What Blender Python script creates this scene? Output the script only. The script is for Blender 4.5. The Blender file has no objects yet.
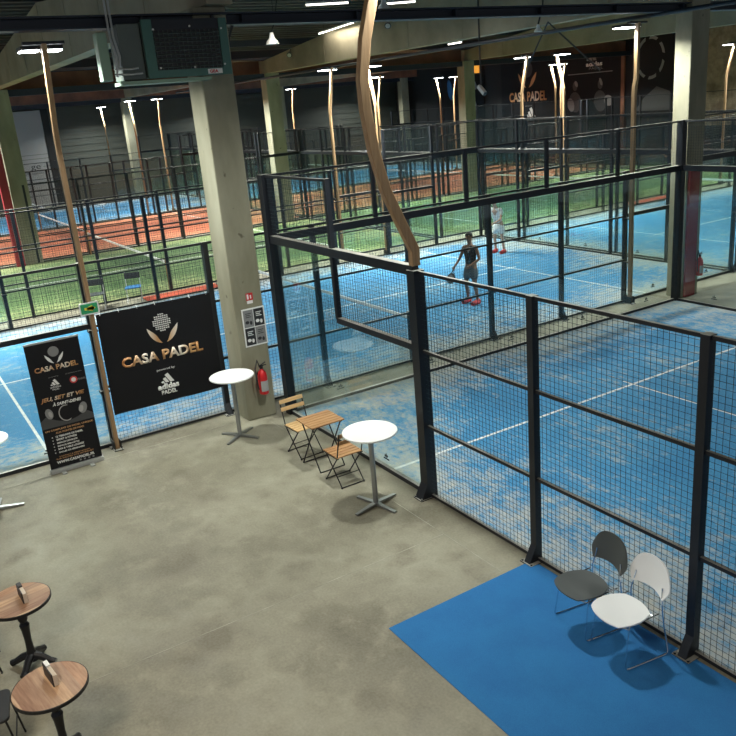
import bpy, bmesh, math, random
from mathutils import Vector, Matrix, Euler
random.seed(7)
PI = math.pi
R = math.radians
C = bpy.context.scene.collection
sc = bpy.context.scene

# ------------------------------------------------------------------ materials
def mat(name, col, rough=.6, metal=0., emit=None, es=0., spec=None):
    m = bpy.data.materials.new(name); m.use_nodes = True
    b = m.node_tree.nodes['Principled BSDF']
    b.inputs['Base Color'].default_value = (*col, 1)
    b.inputs['Roughness'].default_value = rough
    b.inputs['Metallic'].default_value = metal
    if spec is not None: b.inputs['Specular IOR Level'].default_value = spec
    if emit:
        b.inputs['Emission Color'].default_value = (*emit, 1)
        b.inputs['Emission Strength'].default_value = es
    return m
def nd(m, t, **kw):
    n = m.node_tree.nodes.new(t)
    for k, v in kw.items(): setattr(n, k, v)
    return n
def lk(m, a, b): m.node_tree.links.new(a, b)
def bsdf(m): return m.node_tree.nodes['Principled BSDF']
def noise(m, scale, detail=4, vec=None, rough=.55, mscale=None, coord='Object'):
    tc = nd(m, 'ShaderNodeTexCoord'); n = nd(m, 'ShaderNodeTexNoise')
    n.inputs['Scale'].default_value = scale; n.inputs['Detail'].default_value = detail
    n.inputs['Roughness'].default_value = rough
    src = tc.outputs[coord]
    if mscale:
        mp = nd(m, 'ShaderNodeMapping'); mp.inputs['Scale'].default_value = mscale
        lk(m, src, mp.inputs[0]); src = mp.outputs[0]
    lk(m, src, n.inputs['Vector']); return n.outputs['Fac']
def ramp(m, fac, stops):
    r = nd(m, 'ShaderNodeValToRGB'); e = r.color_ramp.elements
    while len(e) < len(stops): e.new(.5)
    for i, (p, c) in enumerate(stops):
        e[i].position = p; e[i].color = (*c, 1) if len(c) == 3 else c
    lk(m, fac, r.inputs[0]); return r.outputs[0]
def mix(m, f, a, b, mode='MIX'):
    x = nd(m, 'ShaderNodeMix', data_type='RGBA', blend_type=mode)
    if isinstance(f, (int, float)): x.inputs[0].default_value = f
    else: lk(m, f, x.inputs[0])
    for i, v in ((6, a), (7, b)):
        if isinstance(v, tuple): x.inputs[i].default_value = (*v, 1)
        else: lk(m, v, x.inputs[i])
    return x.outputs[2]
def bump(m, h, s=.3, d=.02):
    b = nd(m, 'ShaderNodeBump'); b.inputs['Strength'].default_value = s; b.inputs['Distance'].default_value = d
    lk(m, h, b.inputs['Height']); lk(m, b.outputs[0], bsdf(m).inputs['Normal'])
def math_(m, op, a, b=None, c=None):
    n = nd(m, 'ShaderNodeMath', operation=op)
    for i, v in enumerate((a, b, c)):
        if v is None: continue
        if isinstance(v, (int, float)): n.inputs[i].default_value = v
        else: lk(m, v, n.inputs[i])
    return n.outputs[0]

M = {}
def noisy(name, c1, c2, scale, rough=.6, lo=.35, hi=.7, mscale=None, metal=0., b=0.):
    m = mat(name, c1, rough, metal); f = noise(m, scale, 5, mscale=mscale)
    lk(m, ramp(m, f, [(lo, c1), (hi, c2)]), bsdf(m).inputs['Base Color'])
    if b: bump(m, f, b)
    M[name] = m; return m

# concrete slab: large olive-grey mottling, small stains, worn paler patches
m = M['slab'] = mat('slab', (.25, .24, .18), .45)
f1 = noise(m, .55, 5, rough=.6); f2 = noise(m, 2.6, 6, rough=.65); f3 = noise(m, 38, 3); f4 = noise(m, 1.1, 5)
c = ramp(m, f1, [(.34, (.115, .098, .060)), (.5, (.215, .196, .136)), (.64, (.32, .302, .222))])
c = mix(m, math_(m, 'MULTIPLY', ramp(m, f2, [(.5, (0, 0, 0)), (.72, (1, 1, 1))]), .55), c, (.38, .36, .27))
c = mix(m, math_(m, 'MULTIPLY', ramp(m, f4, [(.52, (0, 0, 0)), (.68, (1, 1, 1))]), .75), c, (.10, .078, .045))
c = mix(m, .18, c, ramp(m, f3, [(.3, (.08, .08, .06)), (.7, (.35, .34, .28))]))
lk(m, c, bsdf(m).inputs['Base Color'])
lk(m, ramp(m, f2, [(.3, (.5, .5, .5)), (.7, (.72, .72, .72))]), bsdf(m).inputs['Roughness'])
bump(m, f3, .06)

noisy('concrete', (.18, .168, .11), (.33, .315, .23), 1.6, .8, .3, .75, mscale=(1, 1, .35), b=.1)
m = M['concrete']; f = noise(m, 14, 4)
sp = ramp(m, noise(m, 5, 2), [(.71, (1, 1, 1)), (.77, (.45, .43, .4))])
old = bsdf(m).inputs['Base Color'].links[0].from_socket
lk(m, mix(m, 1., old, sp, 'MULTIPLY'), bsdf(m).inputs['Base Color'])
noisy('beam_concrete', (.19, .165, .11), (.31, .275, .195), .9, .8, .3, .75)
noisy('rust_beam', (.12, .05, .03), (.22, .09, .05), 1.2, .8)
noisy('osb', (.16, .11, .07), (.34, .26, .18), 2.2, .8)

def turf(name, c1, c2, sand, amount, dim=(20., 10.)):
    m = mat(name, c1, .9)
    fine = noise(m, 55, 2); big = noise(m, .5, 4, mscale=(1, 1, 1)); st = noise(m, 2.8, 9, mscale=(1, 1.5, 1), rough=.78)
    st2 = noise(m, 8, 6, mscale=(.8, 1.5, 1), rough=.75)
    base = ramp(m, big, [(.3, c1), (.7, c2)])
    base = mix(m, .25, base, ramp(m, fine, [(.3, tuple(x*.5 for x in c1)), (.7, tuple(min(1, x*1.5) for x in c2))]))
    tc = nd(m, 'ShaderNodeTexCoord'); sx = nd(m, 'ShaderNodeSeparateXYZ'); lk(m, tc.outputs['Object'], sx.inputs[0])
    def edge(o, L):
        a = math_(m, 'MINIMUM', o, math_(m, 'SUBTRACT', L, o)); return a
    e = math_(m, 'MINIMUM', edge(sx.outputs[0], dim[0]), edge(sx.outputs[1], dim[1]))
    em = nd(m, 'ShaderNodeMapRange'); em.inputs[1].default_value = 0; em.inputs[2].default_value = 2.2
    em.inputs[3].default_value = .15; em.inputs[4].default_value = 0.
    lk(m, e, em.inputs[0])
    s = math_(m, 'ADD', math_(m, 'MULTIPLY', st, .6), math_(m, 'MULTIPLY', st2, .4))
    s = math_(m, 'ADD', s, em.outputs[0]); s = math_(m, 'ADD', s, math_(m, 'MULTIPLY', math_(m, 'SUBTRACT', big, .5), .35))
    mask = ramp(m, s, [(.53, (0, 0, 0)), (.63, (.65, .65, .65)), (.74, (1, 1, 1))])
    mask = math_(m, 'MULTIPLY', mask, amount)
    lk(m, mix(m, mask, base, sand), bsdf(m).inputs['Base Color'])
    bump(m, fine, .25, .01); M[name] = m; return m
turf('turf_blue', (.028, .185, .39), (.07, .29, .50), (.54, .48, .355), .8)
turf('turf_green', (.035, .085, .022), (.085, .155, .045), (.36, .38, .17), .8)
turf('turf_red', (.30, .065, .022), (.46, .13, .055), (.60, .33, .19), .6)
noisy('mat_blue', (.008, .12, .33), (.014, .165, .41), 2.2, .92, .3, .75)
m = M['mat_blue']; ff = noise(m, 160, 2); bump(m, ff, .3, .006)
old = bsdf(m).inputs['Base Color'].links[0].from_socket
o2 = mix(m, .22, old, ramp(m, ff, [(.3, (.004, .05, .2)), (.7, (.05, .26, .55))]))
o3 = mix(m, math_(m, 'MULTIPLY', ramp(m, noise(m, .9, 5), [(.66, (0, 0, 0)), (.8, (1, 1, 1))]), .35), o2, (.25, .35, .42))
lk(m, o3, bsdf(m).inputs['Base Color'])
M['mat_red'] = mat('mat_red', (.42, .07, .03), .9)
noisy('line_paint', (.60, .63, .62), (.80, .82, .80), 9, .8)
noisy('joint', (.22, .21, .16), (.46, .45, .37), 3, .8)

M['black_steel'] = mat('black_steel', (.012, .014, .018), .42, .2)
m = M['black_steel']; tc = nd(m, 'ShaderNodeNewGeometry'); sx = nd(m, 'ShaderNodeSeparateXYZ'); lk(m, tc.outputs['Normal'], sx.inputs[0])
pale_top = math_(m, 'MULTIPLY', ramp(m, sx.outputs[2], [(.85, (0, 0, 0)), (.99, (1, 1, 1))]), ramp(m, noise(m, 5, 4), [(.3, (.5, .5, .5)), (.6, (1, 1, 1))]))
lk(m, mix(m, math_(m, 'MULTIPLY', pale_top, .8), (.012, .014, .018), (.42, .41, .36)), bsdf(m).inputs['Base Color'])  # dusty level tops, with lamp sheen from above put into the colour
M['wire'] = mat('wire', (.02, .035, .04), .45, .3)
M['steel'] = mat('steel', (.32, .33, .33), .35, .8)
M['chrome'] = mat('chrome', (.75, .76, .78), .12, 1.)
M['galv'] = mat('galv', (.42, .43, .42), .5, .5)
M['white'] = mat('white', (.82, .82, .80), .35)
M['white_plastic'] = mat('white_plastic', (.80, .81, .81), .38)
M['grey_plastic'] = mat('grey_plastic', (.055, .062, .062), .42)
M['black'] = mat('black', (.01, .01, .012), .5)
M['iron'] = mat('iron', (.012, .012, .014), .4, .3)
M['vinyl'] = mat('vinyl', (.006, .006, .008), .55, spec=.25)
M['print_white'] = mat('print_white', (.72, .72, .70), .5)
M['print_grey'] = mat('print_grey', (.20, .20, .20), .6)
M['print_dark_grey'] = mat('print_dark_grey', (.05, .05, .052), .6)
M['print_gold'] = mat('print_gold', (.55, .30, .13), .5)
M['print_red'] = mat('print_red', (.5, .03, .03), .5)
M['red'] = mat('red', (.50, .012, .015), .3)
M['pad_red'] = mat('pad_red', (.30, .02, .028), .6)
M['sign_green'] = mat('sign_green', (.02, .30, .12), .5)
M['sign_yellow'] = mat('sign_yellow', (.75, .62, .05), .5)
M['steel_blue'] = mat('steel_blue', (.018, .024, .036), .5, .2)
M['heater_green'] = mat('heater_green', (.045, .125, .10), .45)
M['heater_grey'] = mat('heater_grey', (.08, .10, .09), .5)
M['heater_pale'] = mat('heater_pale', (.20, .30, .22), .5)
M['cladding'] = mat('cladding', (.05, .055, .045), .6)
M['cladding_low'] = mat('cladding_low', (.065, .058, .042), .8)
M['dark_wall'] = mat('dark_wall', (.013, .013, .014), .8)
M['roof'] = mat('roof', (.055, .055, .05), .8)
M['door_white'] = mat('door_white', (.34, .33, .32), .6)
M['tube_on'] = mat('tube_on', (.9, .9, .85), .5, emit=(1, .97, .85), es=3.5)
M['led'] = mat('led', (.9, .95, 1), .5, emit=(.93, .97, 1), es=22)
M['skin'] = mat('skin', (.24, .12, .07), .55)
M['skin_light'] = mat('skin_light', (.50, .30, .21), .55)
M['hair'] = mat('hair', (.012, .009, .007), .6)
M['cloth_black'] = mat('cloth_black', (.02, .021, .024), .85)
M['cloth_grey'] = mat('cloth_grey', (.085, .10, .11), .85)
M['cloth_white'] = mat('cloth_white', (.68, .68, .66), .85)
M['shoe_red'] = mat('shoe_red', (.62, .05, .05), .5)
M['pale_card'] = mat('pale_card', (.60, .50, .40), .35)
M['rubber'] = mat('rubber', (.02, .02, .02), .7)
M['blue_seat'] = mat('blue_seat', (.02, .13, .32), .6)
M['amber'] = mat('amber', (.5, .2, .03), .4, emit=(1, .4, .05), es=.8)

def wood(name, c1, c2, sc_=(1, 12, 12), rough=.5):
    m = mat(name, c1, rough); f = noise(m, 3, 5, mscale=sc_)
    lk(m, ramp(m, f, [(.3, c1), (.7, c2)]), bsdf(m).inputs['Base Color']); M[name] = m; return m
wood('glulam', (.23, .135, .062), (.34, .215, .11), (9, 9, .8))
wood('slat_wood', (.27, .13, .05), (.44, .24, .10), (10, 1.2, 10))
wood('slat_wood_pale', (.50, .31, .13), (.66, .44, .21), (10, 1.2, 10))
# planked round table top: planks across x
m = wood('plank', (.36, .22, .135), (.60, .43, .29), (14, 1.4, 4), .42)
tc = nd(m, 'ShaderNodeTexCoord'); sx = nd(m, 'ShaderNodeSeparateXYZ'); lk(m, tc.outputs['Object'], sx.inputs[0])
p = math_(m, 'FLOOR', math_(m, 'MULTIPLY', sx.outputs[0], 11.5)); w = nd(m, 'ShaderNodeTexWhiteNoise', noise_dimensions='1D'); lk(m, p, w.inputs['W'])
pc = ramp(m, w.outputs[0], [(0, (.50, .38, .34)), (.35, (1, .97, .92)), (.7, (.95, .85, .72)), (1, (.66, .46, .36))])
old = bsdf(m).inputs['Base Color'].links[0].from_socket
lk(m, mix(m, 1., old, pc, 'MULTIPLY'), bsdf(m).inputs['Base Color'])
# metallic copper/silver gradient print
def goldgrad(name, w):
    m = mat(name, (.6, .4, .2), .45); tc = nd(m, 'ShaderNodeTexCoord'); sx = nd(m, 'ShaderNodeSeparateXYZ'); lk(m, tc.outputs['Object'], sx.inputs[0])
    f = math_(m, 'ADD', math_(m, 'DIVIDE', sx.outputs[0], w), .5)
    lk(m, ramp(m, f, [(0, (.42, .17, .05)), (.16, (.62, .36, .18)), (.3, (.78, .72, .62)), (.42, (.50, .26, .11)), (.55, (.58, .33, .15)), (.7, (.80, .76, .68)), (.85, (.55, .30, .12)), (1, (.42, .19, .06))]), bsdf(m).inputs['Base Color'])
    M[name] = m
goldgrad('gold_big', 1.35); goldgrad('gold_roll', .62); goldgrad('gold_wall', 3.6)

# glass: clear pane, slightly green, fresnel reflection
m = M['glass'] = bpy.data.materials.new('glass'); m.use_nodes = True
nt = m.node_tree; nt.nodes.remove(nt.nodes['Principled BSDF'])
out = nt.nodes['Material Output']
tr = nd(m, 'ShaderNodeBsdfTransparent'); tr.inputs[0].default_value = (.915, .95, .94, 1)
gl = nd(m, 'ShaderNodeBsdfGlossy'); gl.inputs['Roughness'].default_value = .03; gl.inputs[0].default_value = (.9, 1, .97, 1)
fr = nd(m, 'ShaderNodeFresnel'); gg = nd(m, 'ShaderNodeNewGeometry')  # same pane reflection from both of its faces
lk(m, math_(m, 'SUBTRACT', 1.5, math_(m, 'MULTIPLY', gg.outputs['Backfacing'], 1.5 - 1 / 1.5)), fr.inputs[0])
mx = nd(m, 'ShaderNodeMixShader'); lk(m, fr.outputs[0], mx.inputs[0]); lk(m, tr.outputs[0], mx.inputs[1]); lk(m, gl.outputs[0], mx.inputs[2])
lk(m, mx.outputs[0], out.inputs[0])

# ------------------------------------------------------------------ mesh builder
class MB:
    def __init__(s): s.v = []; s.f = []; s.m = []; s.cur = 0
    def add(s, vs, fs):
        o = len(s.v); s.v += [tuple(x) for x in vs]
        for f in fs: s.f.append([i + o for i in f]); s.m.append(s.cur)
        return s
    def box(s, c, d, rot=None):
        x, y, z = (q / 2 for q in d)
        vs = [Vector((a, b, e)) for a in (-x, x) for b in (-y, y) for e in (-z, z)]
        if rot is not None: vs = [rot @ v for v in vs]
        c = Vector(c); vs = [v + c for v in vs]
        return s.add(vs, [(0, 1, 3, 2), (4, 6, 7, 5), (0, 4, 5, 1), (2, 3, 7, 6), (0, 2, 6, 4), (1, 5, 7, 3)])
    def bb(s, a, b):
        return s.box([(p + q) / 2 for p, q in zip(a, b)], [abs(q - p) for p, q in zip(a, b)])
    def bar(s, p0, p1, w, d, up=(0, 0, 1)):
        p0 = Vector(p0); p1 = Vector(p1); t = (p1 - p0); L = t.length; t.normalize(); up = Vector(up)
        if abs(t.dot(up)) > .95: up = Vector((1, 0, 0))
        sd = t.cross(up).normalized(); u = sd.cross(t)
        m3 = Matrix((t, sd, u)).transposed()
        return s.box((p0 + p1) / 2, (L, w, d), m3)
    def tube(s, pts, r, n=8, rs=None, closed=False):
        pts = [Vector(p) for p in pts]; N = len(pts); vs = []; fs = []
        nrm = None
        for i, p in enumerate(pts):
            if closed: t = pts[(i + 1) % N] - pts[i - 1]
            else: t = pts[min(i + 1, N - 1)] - pts[max(i - 1, 0)]
            t.normalize()
            if nrm is None:
                a = Vector((0, 0, 1)) if abs(t.z) < .9 else Vector((1, 0, 0)); nrm = t.cross(a).normalized()
            else:
                nrm = (nrm - t * nrm.dot(t)).normalized()
            b = t.cross(nrm); rr = rs[i] if rs else r
            for k in range(n):
                a = 2 * PI * k / n; vs.append(p + nrm * math.cos(a) * rr + b * math.sin(a) * rr)
        for i in range(N if closed else N - 1):
            j = (i + 1) % N
            for k in range(n):
                k2 = (k + 1) % n; fs.append((i * n + k, i * n + k2, j * n + k2, j * n + k))
        if not closed: fs.append(tuple(range(n - 1, -1, -1))); fs.append(tuple((N - 1) * n + k for k in range(n)))
        return s.add(vs, fs)
    def lathe(s, prof, n=24, c=(0, 0, 0)):
        vs = []; fs = []
        for r, z in prof:
            for k in range(n):
                a = 2 * PI * k / n; vs.append((c[0] + r * math.cos(a), c[1] + r * math.sin(a), c[2] + z))
        for i in range(len(prof) - 1):
            for k in range(n):
                k2 = (k + 1) % n; fs.append((i * n + k, i * n + k2, (i + 1) * n + k2, (i + 1) * n + k))
        fs.append(tuple(range(n - 1, -1, -1))); fs.append(tuple((len(prof) - 1) * n + k for k in range(n)))
        return s.add(vs, fs)
    def prism(s, poly, z0, z1):
        n = len(poly); vs = [(x, y, z0) for x, y in poly] + [(x, y, z1) for x, y in poly]
        fs = [tuple(range(n - 1, -1, -1)), tuple(range(n, 2 * n))] + [(i, (i + 1) % n, n + (i + 1) % n, n + i) for i in range(n)]
        return s.add(vs, fs)
    def shell(s, fn, nu, nv, th):
        P = [[Vector(fn(i / nu, j / nv)) for j in range(nv + 1)] for i in range(nu + 1)]
        Nn = [[None] * (nv + 1) for _ in range(nu + 1)]
        for i in range(nu + 1):
            for j in range(nv + 1):
                a = P[min(i + 1, nu)][j] - P[max(i - 1, 0)][j]; b = P[i][min(j + 1, nv)] - P[i][max(j - 1, 0)]
                q = a.cross(b); Nn[i][j] = q.normalized() if q.length > 1e-9 else Vector((0, 0, 1))
        W = nv + 1; vs = [P[i][j] for i in range(nu + 1) for j in range(W)] + [P[i][j] - Nn[i][j] * th for i in range(nu + 1) for j in range(W)]
        o = (nu + 1) * W; fs = []
        for i in range(nu):
            for j in range(nv):
                a, b, c_, d = i * W + j, (i + 1) * W + j, (i + 1) * W + j + 1, i * W + j + 1
                fs += [(a, b, c_, d), (o + d, o + c_, o + b, o + a)]
        for i in range(nu): fs += [(i * W, o + i * W, o + (i + 1) * W, (i + 1) * W), (i * W + nv, (i + 1) * W + nv, o + (i + 1) * W + nv, o + i * W + nv)]
        for j in range(nv): fs += [(j, j + 1, o + j + 1, o + j), (nu * W + j, o + nu * W + j, o + nu * W + j + 1, nu * W + j + 1)]
        return s.add(vs, fs)
    def mesh(s, name, mats, smooth=False):
        me = bpy.data.meshes.new(name); me.from_pydata(s.v, [], s.f)
        if not isinstance(mats, (list, tuple)): mats = [mats]
        for k in mats: me.materials.append(M[k] if isinstance(k, str) else k)
        me.polygons.foreach_set('material_index', s.m)
        bm = bmesh.new(); bm.from_mesh(me); bmesh.ops.recalc_face_normals(bm, faces=bm.faces); bm.to_mesh(me); bm.free()
        if smooth:
            me.polygons.foreach_set('use_smooth', [True] * len(me.polygons)); me.set_sharp_from_angle(angle=R(35))
        me.update(); return me
    def build(s, name, mats, parent=None, smooth=False, loc=None, rot=None, bevel=0):
        return link(name, s.mesh(name, mats, smooth), parent, loc, rot, bevel)
def link(name, me, parent=None, loc=None, rot=None, bevel=0):
    o = bpy.data.objects.new(name, me); C.objects.link(o)
    if parent: o.parent = parent
    if loc is not None: o.location = loc
    if rot is not None: o.rotation_euler = rot
    if bevel:
        b = o.modifiers.new('bevel', 'BEVEL'); b.width = bevel; b.segments = 2; b.limit_method = 'ANGLE'
    return o
def tag(o, label=None, cat=None, group=None, kind=None):
    for k, v in (('label', label), ('category', cat), ('group', group), ('kind', kind)):
        if v: o[k] = v
    return o
def thing(name, label, cat, loc=(0, 0, 0), rz=0, group=None, rot=None):
    o = bpy.data.objects.new(name, None); C.objects.link(o); o.empty_display_size = .2
    o.location = loc; o.rotation_euler = rot if rot else (0, 0, rz)
    return tag(o, label, cat, group)
def copy_tree(o, parent=None):
    c = o.copy(); C.objects.link(c)
    if parent: c.parent = parent
    for ch in list(o.children): copy_tree(ch, c)
    return c
def struct(o): return tag(o, kind='structure')
def rrect(w, h, r, n=5, cx=0, cy=0):
    out = []
    for sx_, sy_, a0 in ((1, 1, 0), (-1, 1, 90), (-1, -1, 180), (1, -1, 270)):
        for k in range(n + 1):
            a = R(a0 + 90 * k / n); out.append((cx + sx_ * (w / 2 - r) + r * math.cos(a), cy + sy_ * (h / 2 - r) + r * math.sin(a)))
    return out
def ell(cx, cy, rx, ry, n=20, rot=0, a0=0, a1=360):
    out = []
    for k in range(n):
        a = R(a0 + (a1 - a0) * k / n); x = rx * math.cos(a); y = ry * math.sin(a)
        out.append((cx + x * math.cos(rot) - y * math.sin(rot), cy + x * math.sin(rot) + y * math.cos(rot)))
    return out
def txt(body, cx, cy, w, h, m_, parent, z=.002, name='lettering', shear=0., bold=0., spacing=1.):
    cu = bpy.data.curves.new('t', 'FONT'); cu.body = body; cu.size = 1; cu.shear = shear; cu.offset = bold; cu.space_character = spacing
    cu.resolution_u = 3; cu.extrude = .0
    to = bpy.data.objects.new('t', cu); C.objects.link(to)
    me = bpy.data.meshes.new_from_object(to.evaluated_get(bpy.context.evaluated_depsgraph_get()))
    bpy.data.objects.remove(to); bpy.data.curves.remove(cu)
    xs = [v.co.x for v in me.vertices]; ys = [v.co.y for v in me.vertices]
    x0, x1, y0, y1 = min(xs), max(xs), min(ys), max(ys)
    if w is None: w = (x1 - x0) * h / (y1 - y0)
    for v in me.vertices:
        v.co.x = (v.co.x - (x0 + x1) / 2) * w / (x1 - x0); v.co.y = (v.co.y - (y0 + y1) / 2) * h / (y1 - y0); v.co.z = 0
    bm = bmesh.new(); bm.from_mesh(me)
    g = bmesh.ops.extrude_face_region(bm, geom=bm.faces[:])
    for e in g['geom']:
        if isinstance(e, bmesh.types.BMVert): e.co.z += .0015
    bm.to_mesh(me); bm.free()
    me.materials.clear(); me.materials.append(M[m_]); me.name = name
    return link(name, me, parent, (cx, cy, z))
def stripes_mark(cx, cy, s, m_, parent, z=.002):
    b = MB()
    for q in ([(.68, 0), (1, 0), (.58, .72), (.33, .6)], [(.34, 0), (.60, 0), (.355, .42), (.15, .33)], [(.05, 0), (.27, 0), (.165, .18), (-.01, .1)]):
        b.prism([((x - .5) * s, y * s) for x, y in q], 0, .0015)
    b.build('stripes_mark', m_, parent, loc=(cx, cy, z))
def sphere_mark(cx, cy, s, parent, m_dot='print_white', m_leaf='gold_big', z=.002, rows=9, disc=None):
    b = MB(); r = s * .30
    if disc:
        b.prism(ell(0, 0, r, r, 24), 0, .0015); b.build('ball_mark', disc, parent, loc=(cx, cy + s * .18, z))
    else:
        for i in range(rows):
            for j in range(rows):
                x = (i - (rows - 1) / 2) / (rows / 2) * r; y = (j - (rows - 1) / 2) / (rows / 2) * r
                if x * x + y * y > r * r * .98: continue
                d = s * .024; b.prism([(x - d, y - d * .6), (x + d, y - d), (x + d, y + d * .6), (x - d, y + d)], 0, .0015)
        b.build('ball_mark', m_dot, parent, loc=(cx, cy + s * .18, z))
    for sg in (-1, 1):
        q = []
        for k in range(13):
            a_ = R(8 + 74 * k / 12); q.append((sg * .52 * math.cos(a_) * s, (.16 - .66 * math.sin(a_)) * s))
        for k in range(11, 0, -1):
            t = k / 12; a_ = R(8 + 74 * t); kk = 1 - .34 * math.sin(PI * t) ** .8; q.append((sg * .52 * math.cos(a_) * kk * s, (.16 - .66 * math.sin(a_) * (1 - .22 * math.sin(PI * t))) * s))
        bl = MB(); bl.prism(q, 0, .0015); bl.build('leaf_mark', m_leaf, parent, loc=(cx, cy, z))

# ------------------------------------------------------------------ floor, courts
fl = MB(); fl.bb((-47, -9, -.2), (14, 34.2, 0)); struct(fl.build('floor', 'slab'))
j = MB(); j.bb((-.3, -.460, 0), (13, -.452, .0015)); j.bb((4.9, -9, 0), (4.908, -.462, .0015)); j.bb((-.3, -4.6, 0), (-.288, -.462, .0015))
o = j.build('floor_joint', 'joint', bpy.data.objects['floor'])

LBL = ['the near court', '']
def court_floor(ox, oy, rz, tm, name, full=20.):
    """turf in court coordinates: u along the length 0..20, v across 0..10"""
    b = MB(); b.bb((.04, .05, 0), (full - .04, 9.95, .012))
    t = b.build('court_turf', tm, loc=(ox, oy, 0), rot=(0, 0, rz)); struct(t)
    l = MB()
    l.bb((3.03, .05, .012), (3.08, 9.95, .0145)); l.bb((16.92, .05, .012), (16.97, 9.95, .0145))
    l.bb((2.85, 4.975, .0125), (17.15, 5.025, .0147))
    l.build('court_line', 'line_paint', t)
    return t
_cache = {}
def cached(key, fn):
    if key not in _cache: _cache[key] = fn()
    return _cache[key]
def wires(w, h, pitch, r, fine):
    b = MB(); n = max(1, round(w / pitch)); k = max(1, round(h / pitch))
    for i in range(1, n):
        x = w * i / n; b.bb((x - r, -r, 0), (x + r, r, h))
    for i in range(1, k):
        z = h * i / k; b.bb((0, -r * 1.6, z - r), (w, 0, z + r))
    return b.mesh('wire_mesh', 'wire')
def frame(w, h, rails, t=.018):
    b = MB()
    for z in rails: b.bb((.0, -t, z - t), (w, t, z + t))
    return b.mesh('panel_frame', 'black_steel')
def glass(w, h):
    b = MB(); b.bb((.006, -.006, .0), (w - .006, .006, h)); return b.mesh('glass_panel', 'glass')
def logo_mesh():
    b = MB()
    for a, l in ((-38, .05), (0, .07), (36, .055)):
        a = R(a); d = Vector((math.sin(a), 0, math.cos(a))); n = Vector((math.cos(a), 0, -math.sin(a)))
        p = Vector((math.sin(a) * .02, 0, .03)); q = [p, p + d * l * .5 + n * .016, p + d * l, p + d * l * .5 - n * .016]
        vs = [(v.x, -.0005, v.z) for v in q] + [(v.x, .0005, v.z) for v in q]
        b.add(vs, [(0, 1, 2, 3), (7, 6, 5, 4), (0, 4, 5, 1), (1, 5, 6, 2), (2, 6, 7, 3), (3, 7, 4, 0)])
    b.bb((-.07, -.0005, 0), (.07, .0005, .018)); return b.mesh('pane_logo', 'black')
def post_mesh(h, w, z0=0.):
    b = MB(); b.bb((-w / 2, -w / 2, z0), (w / 2, w / 2, h)); b.bb((-w / 2 - .004, -w / 2 - .004, h), (w / 2 + .004, w / 2 + .004, h + .008)); return b.mesh('post', 'black_steel')
def foot_mesh(w):
    b = MB(); b.bb((-.09, -w / 2 - .12, 0), (.09, w / 2 + .02, .012))
    t = w / 2
    vs = [(-t, -t, .012), (-t, -t - .10, .012), (-t, -t, .20), (t, -t, .012), (t, -t - .10, .012), (t, -t, .20)]
    b.add(vs, [(0, 1, 2), (5, 4, 3), (0, 3, 4, 1), (1, 4, 5, 2), (2, 5, 3, 0)])
    for x in (-.07, .07):
        for y in (-t - .1, ): b.lathe([(.012, .012), (.012, .03)], 6, (x, y, 0))
    return b.mesh('foot_plate', ['black_steel'])

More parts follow.
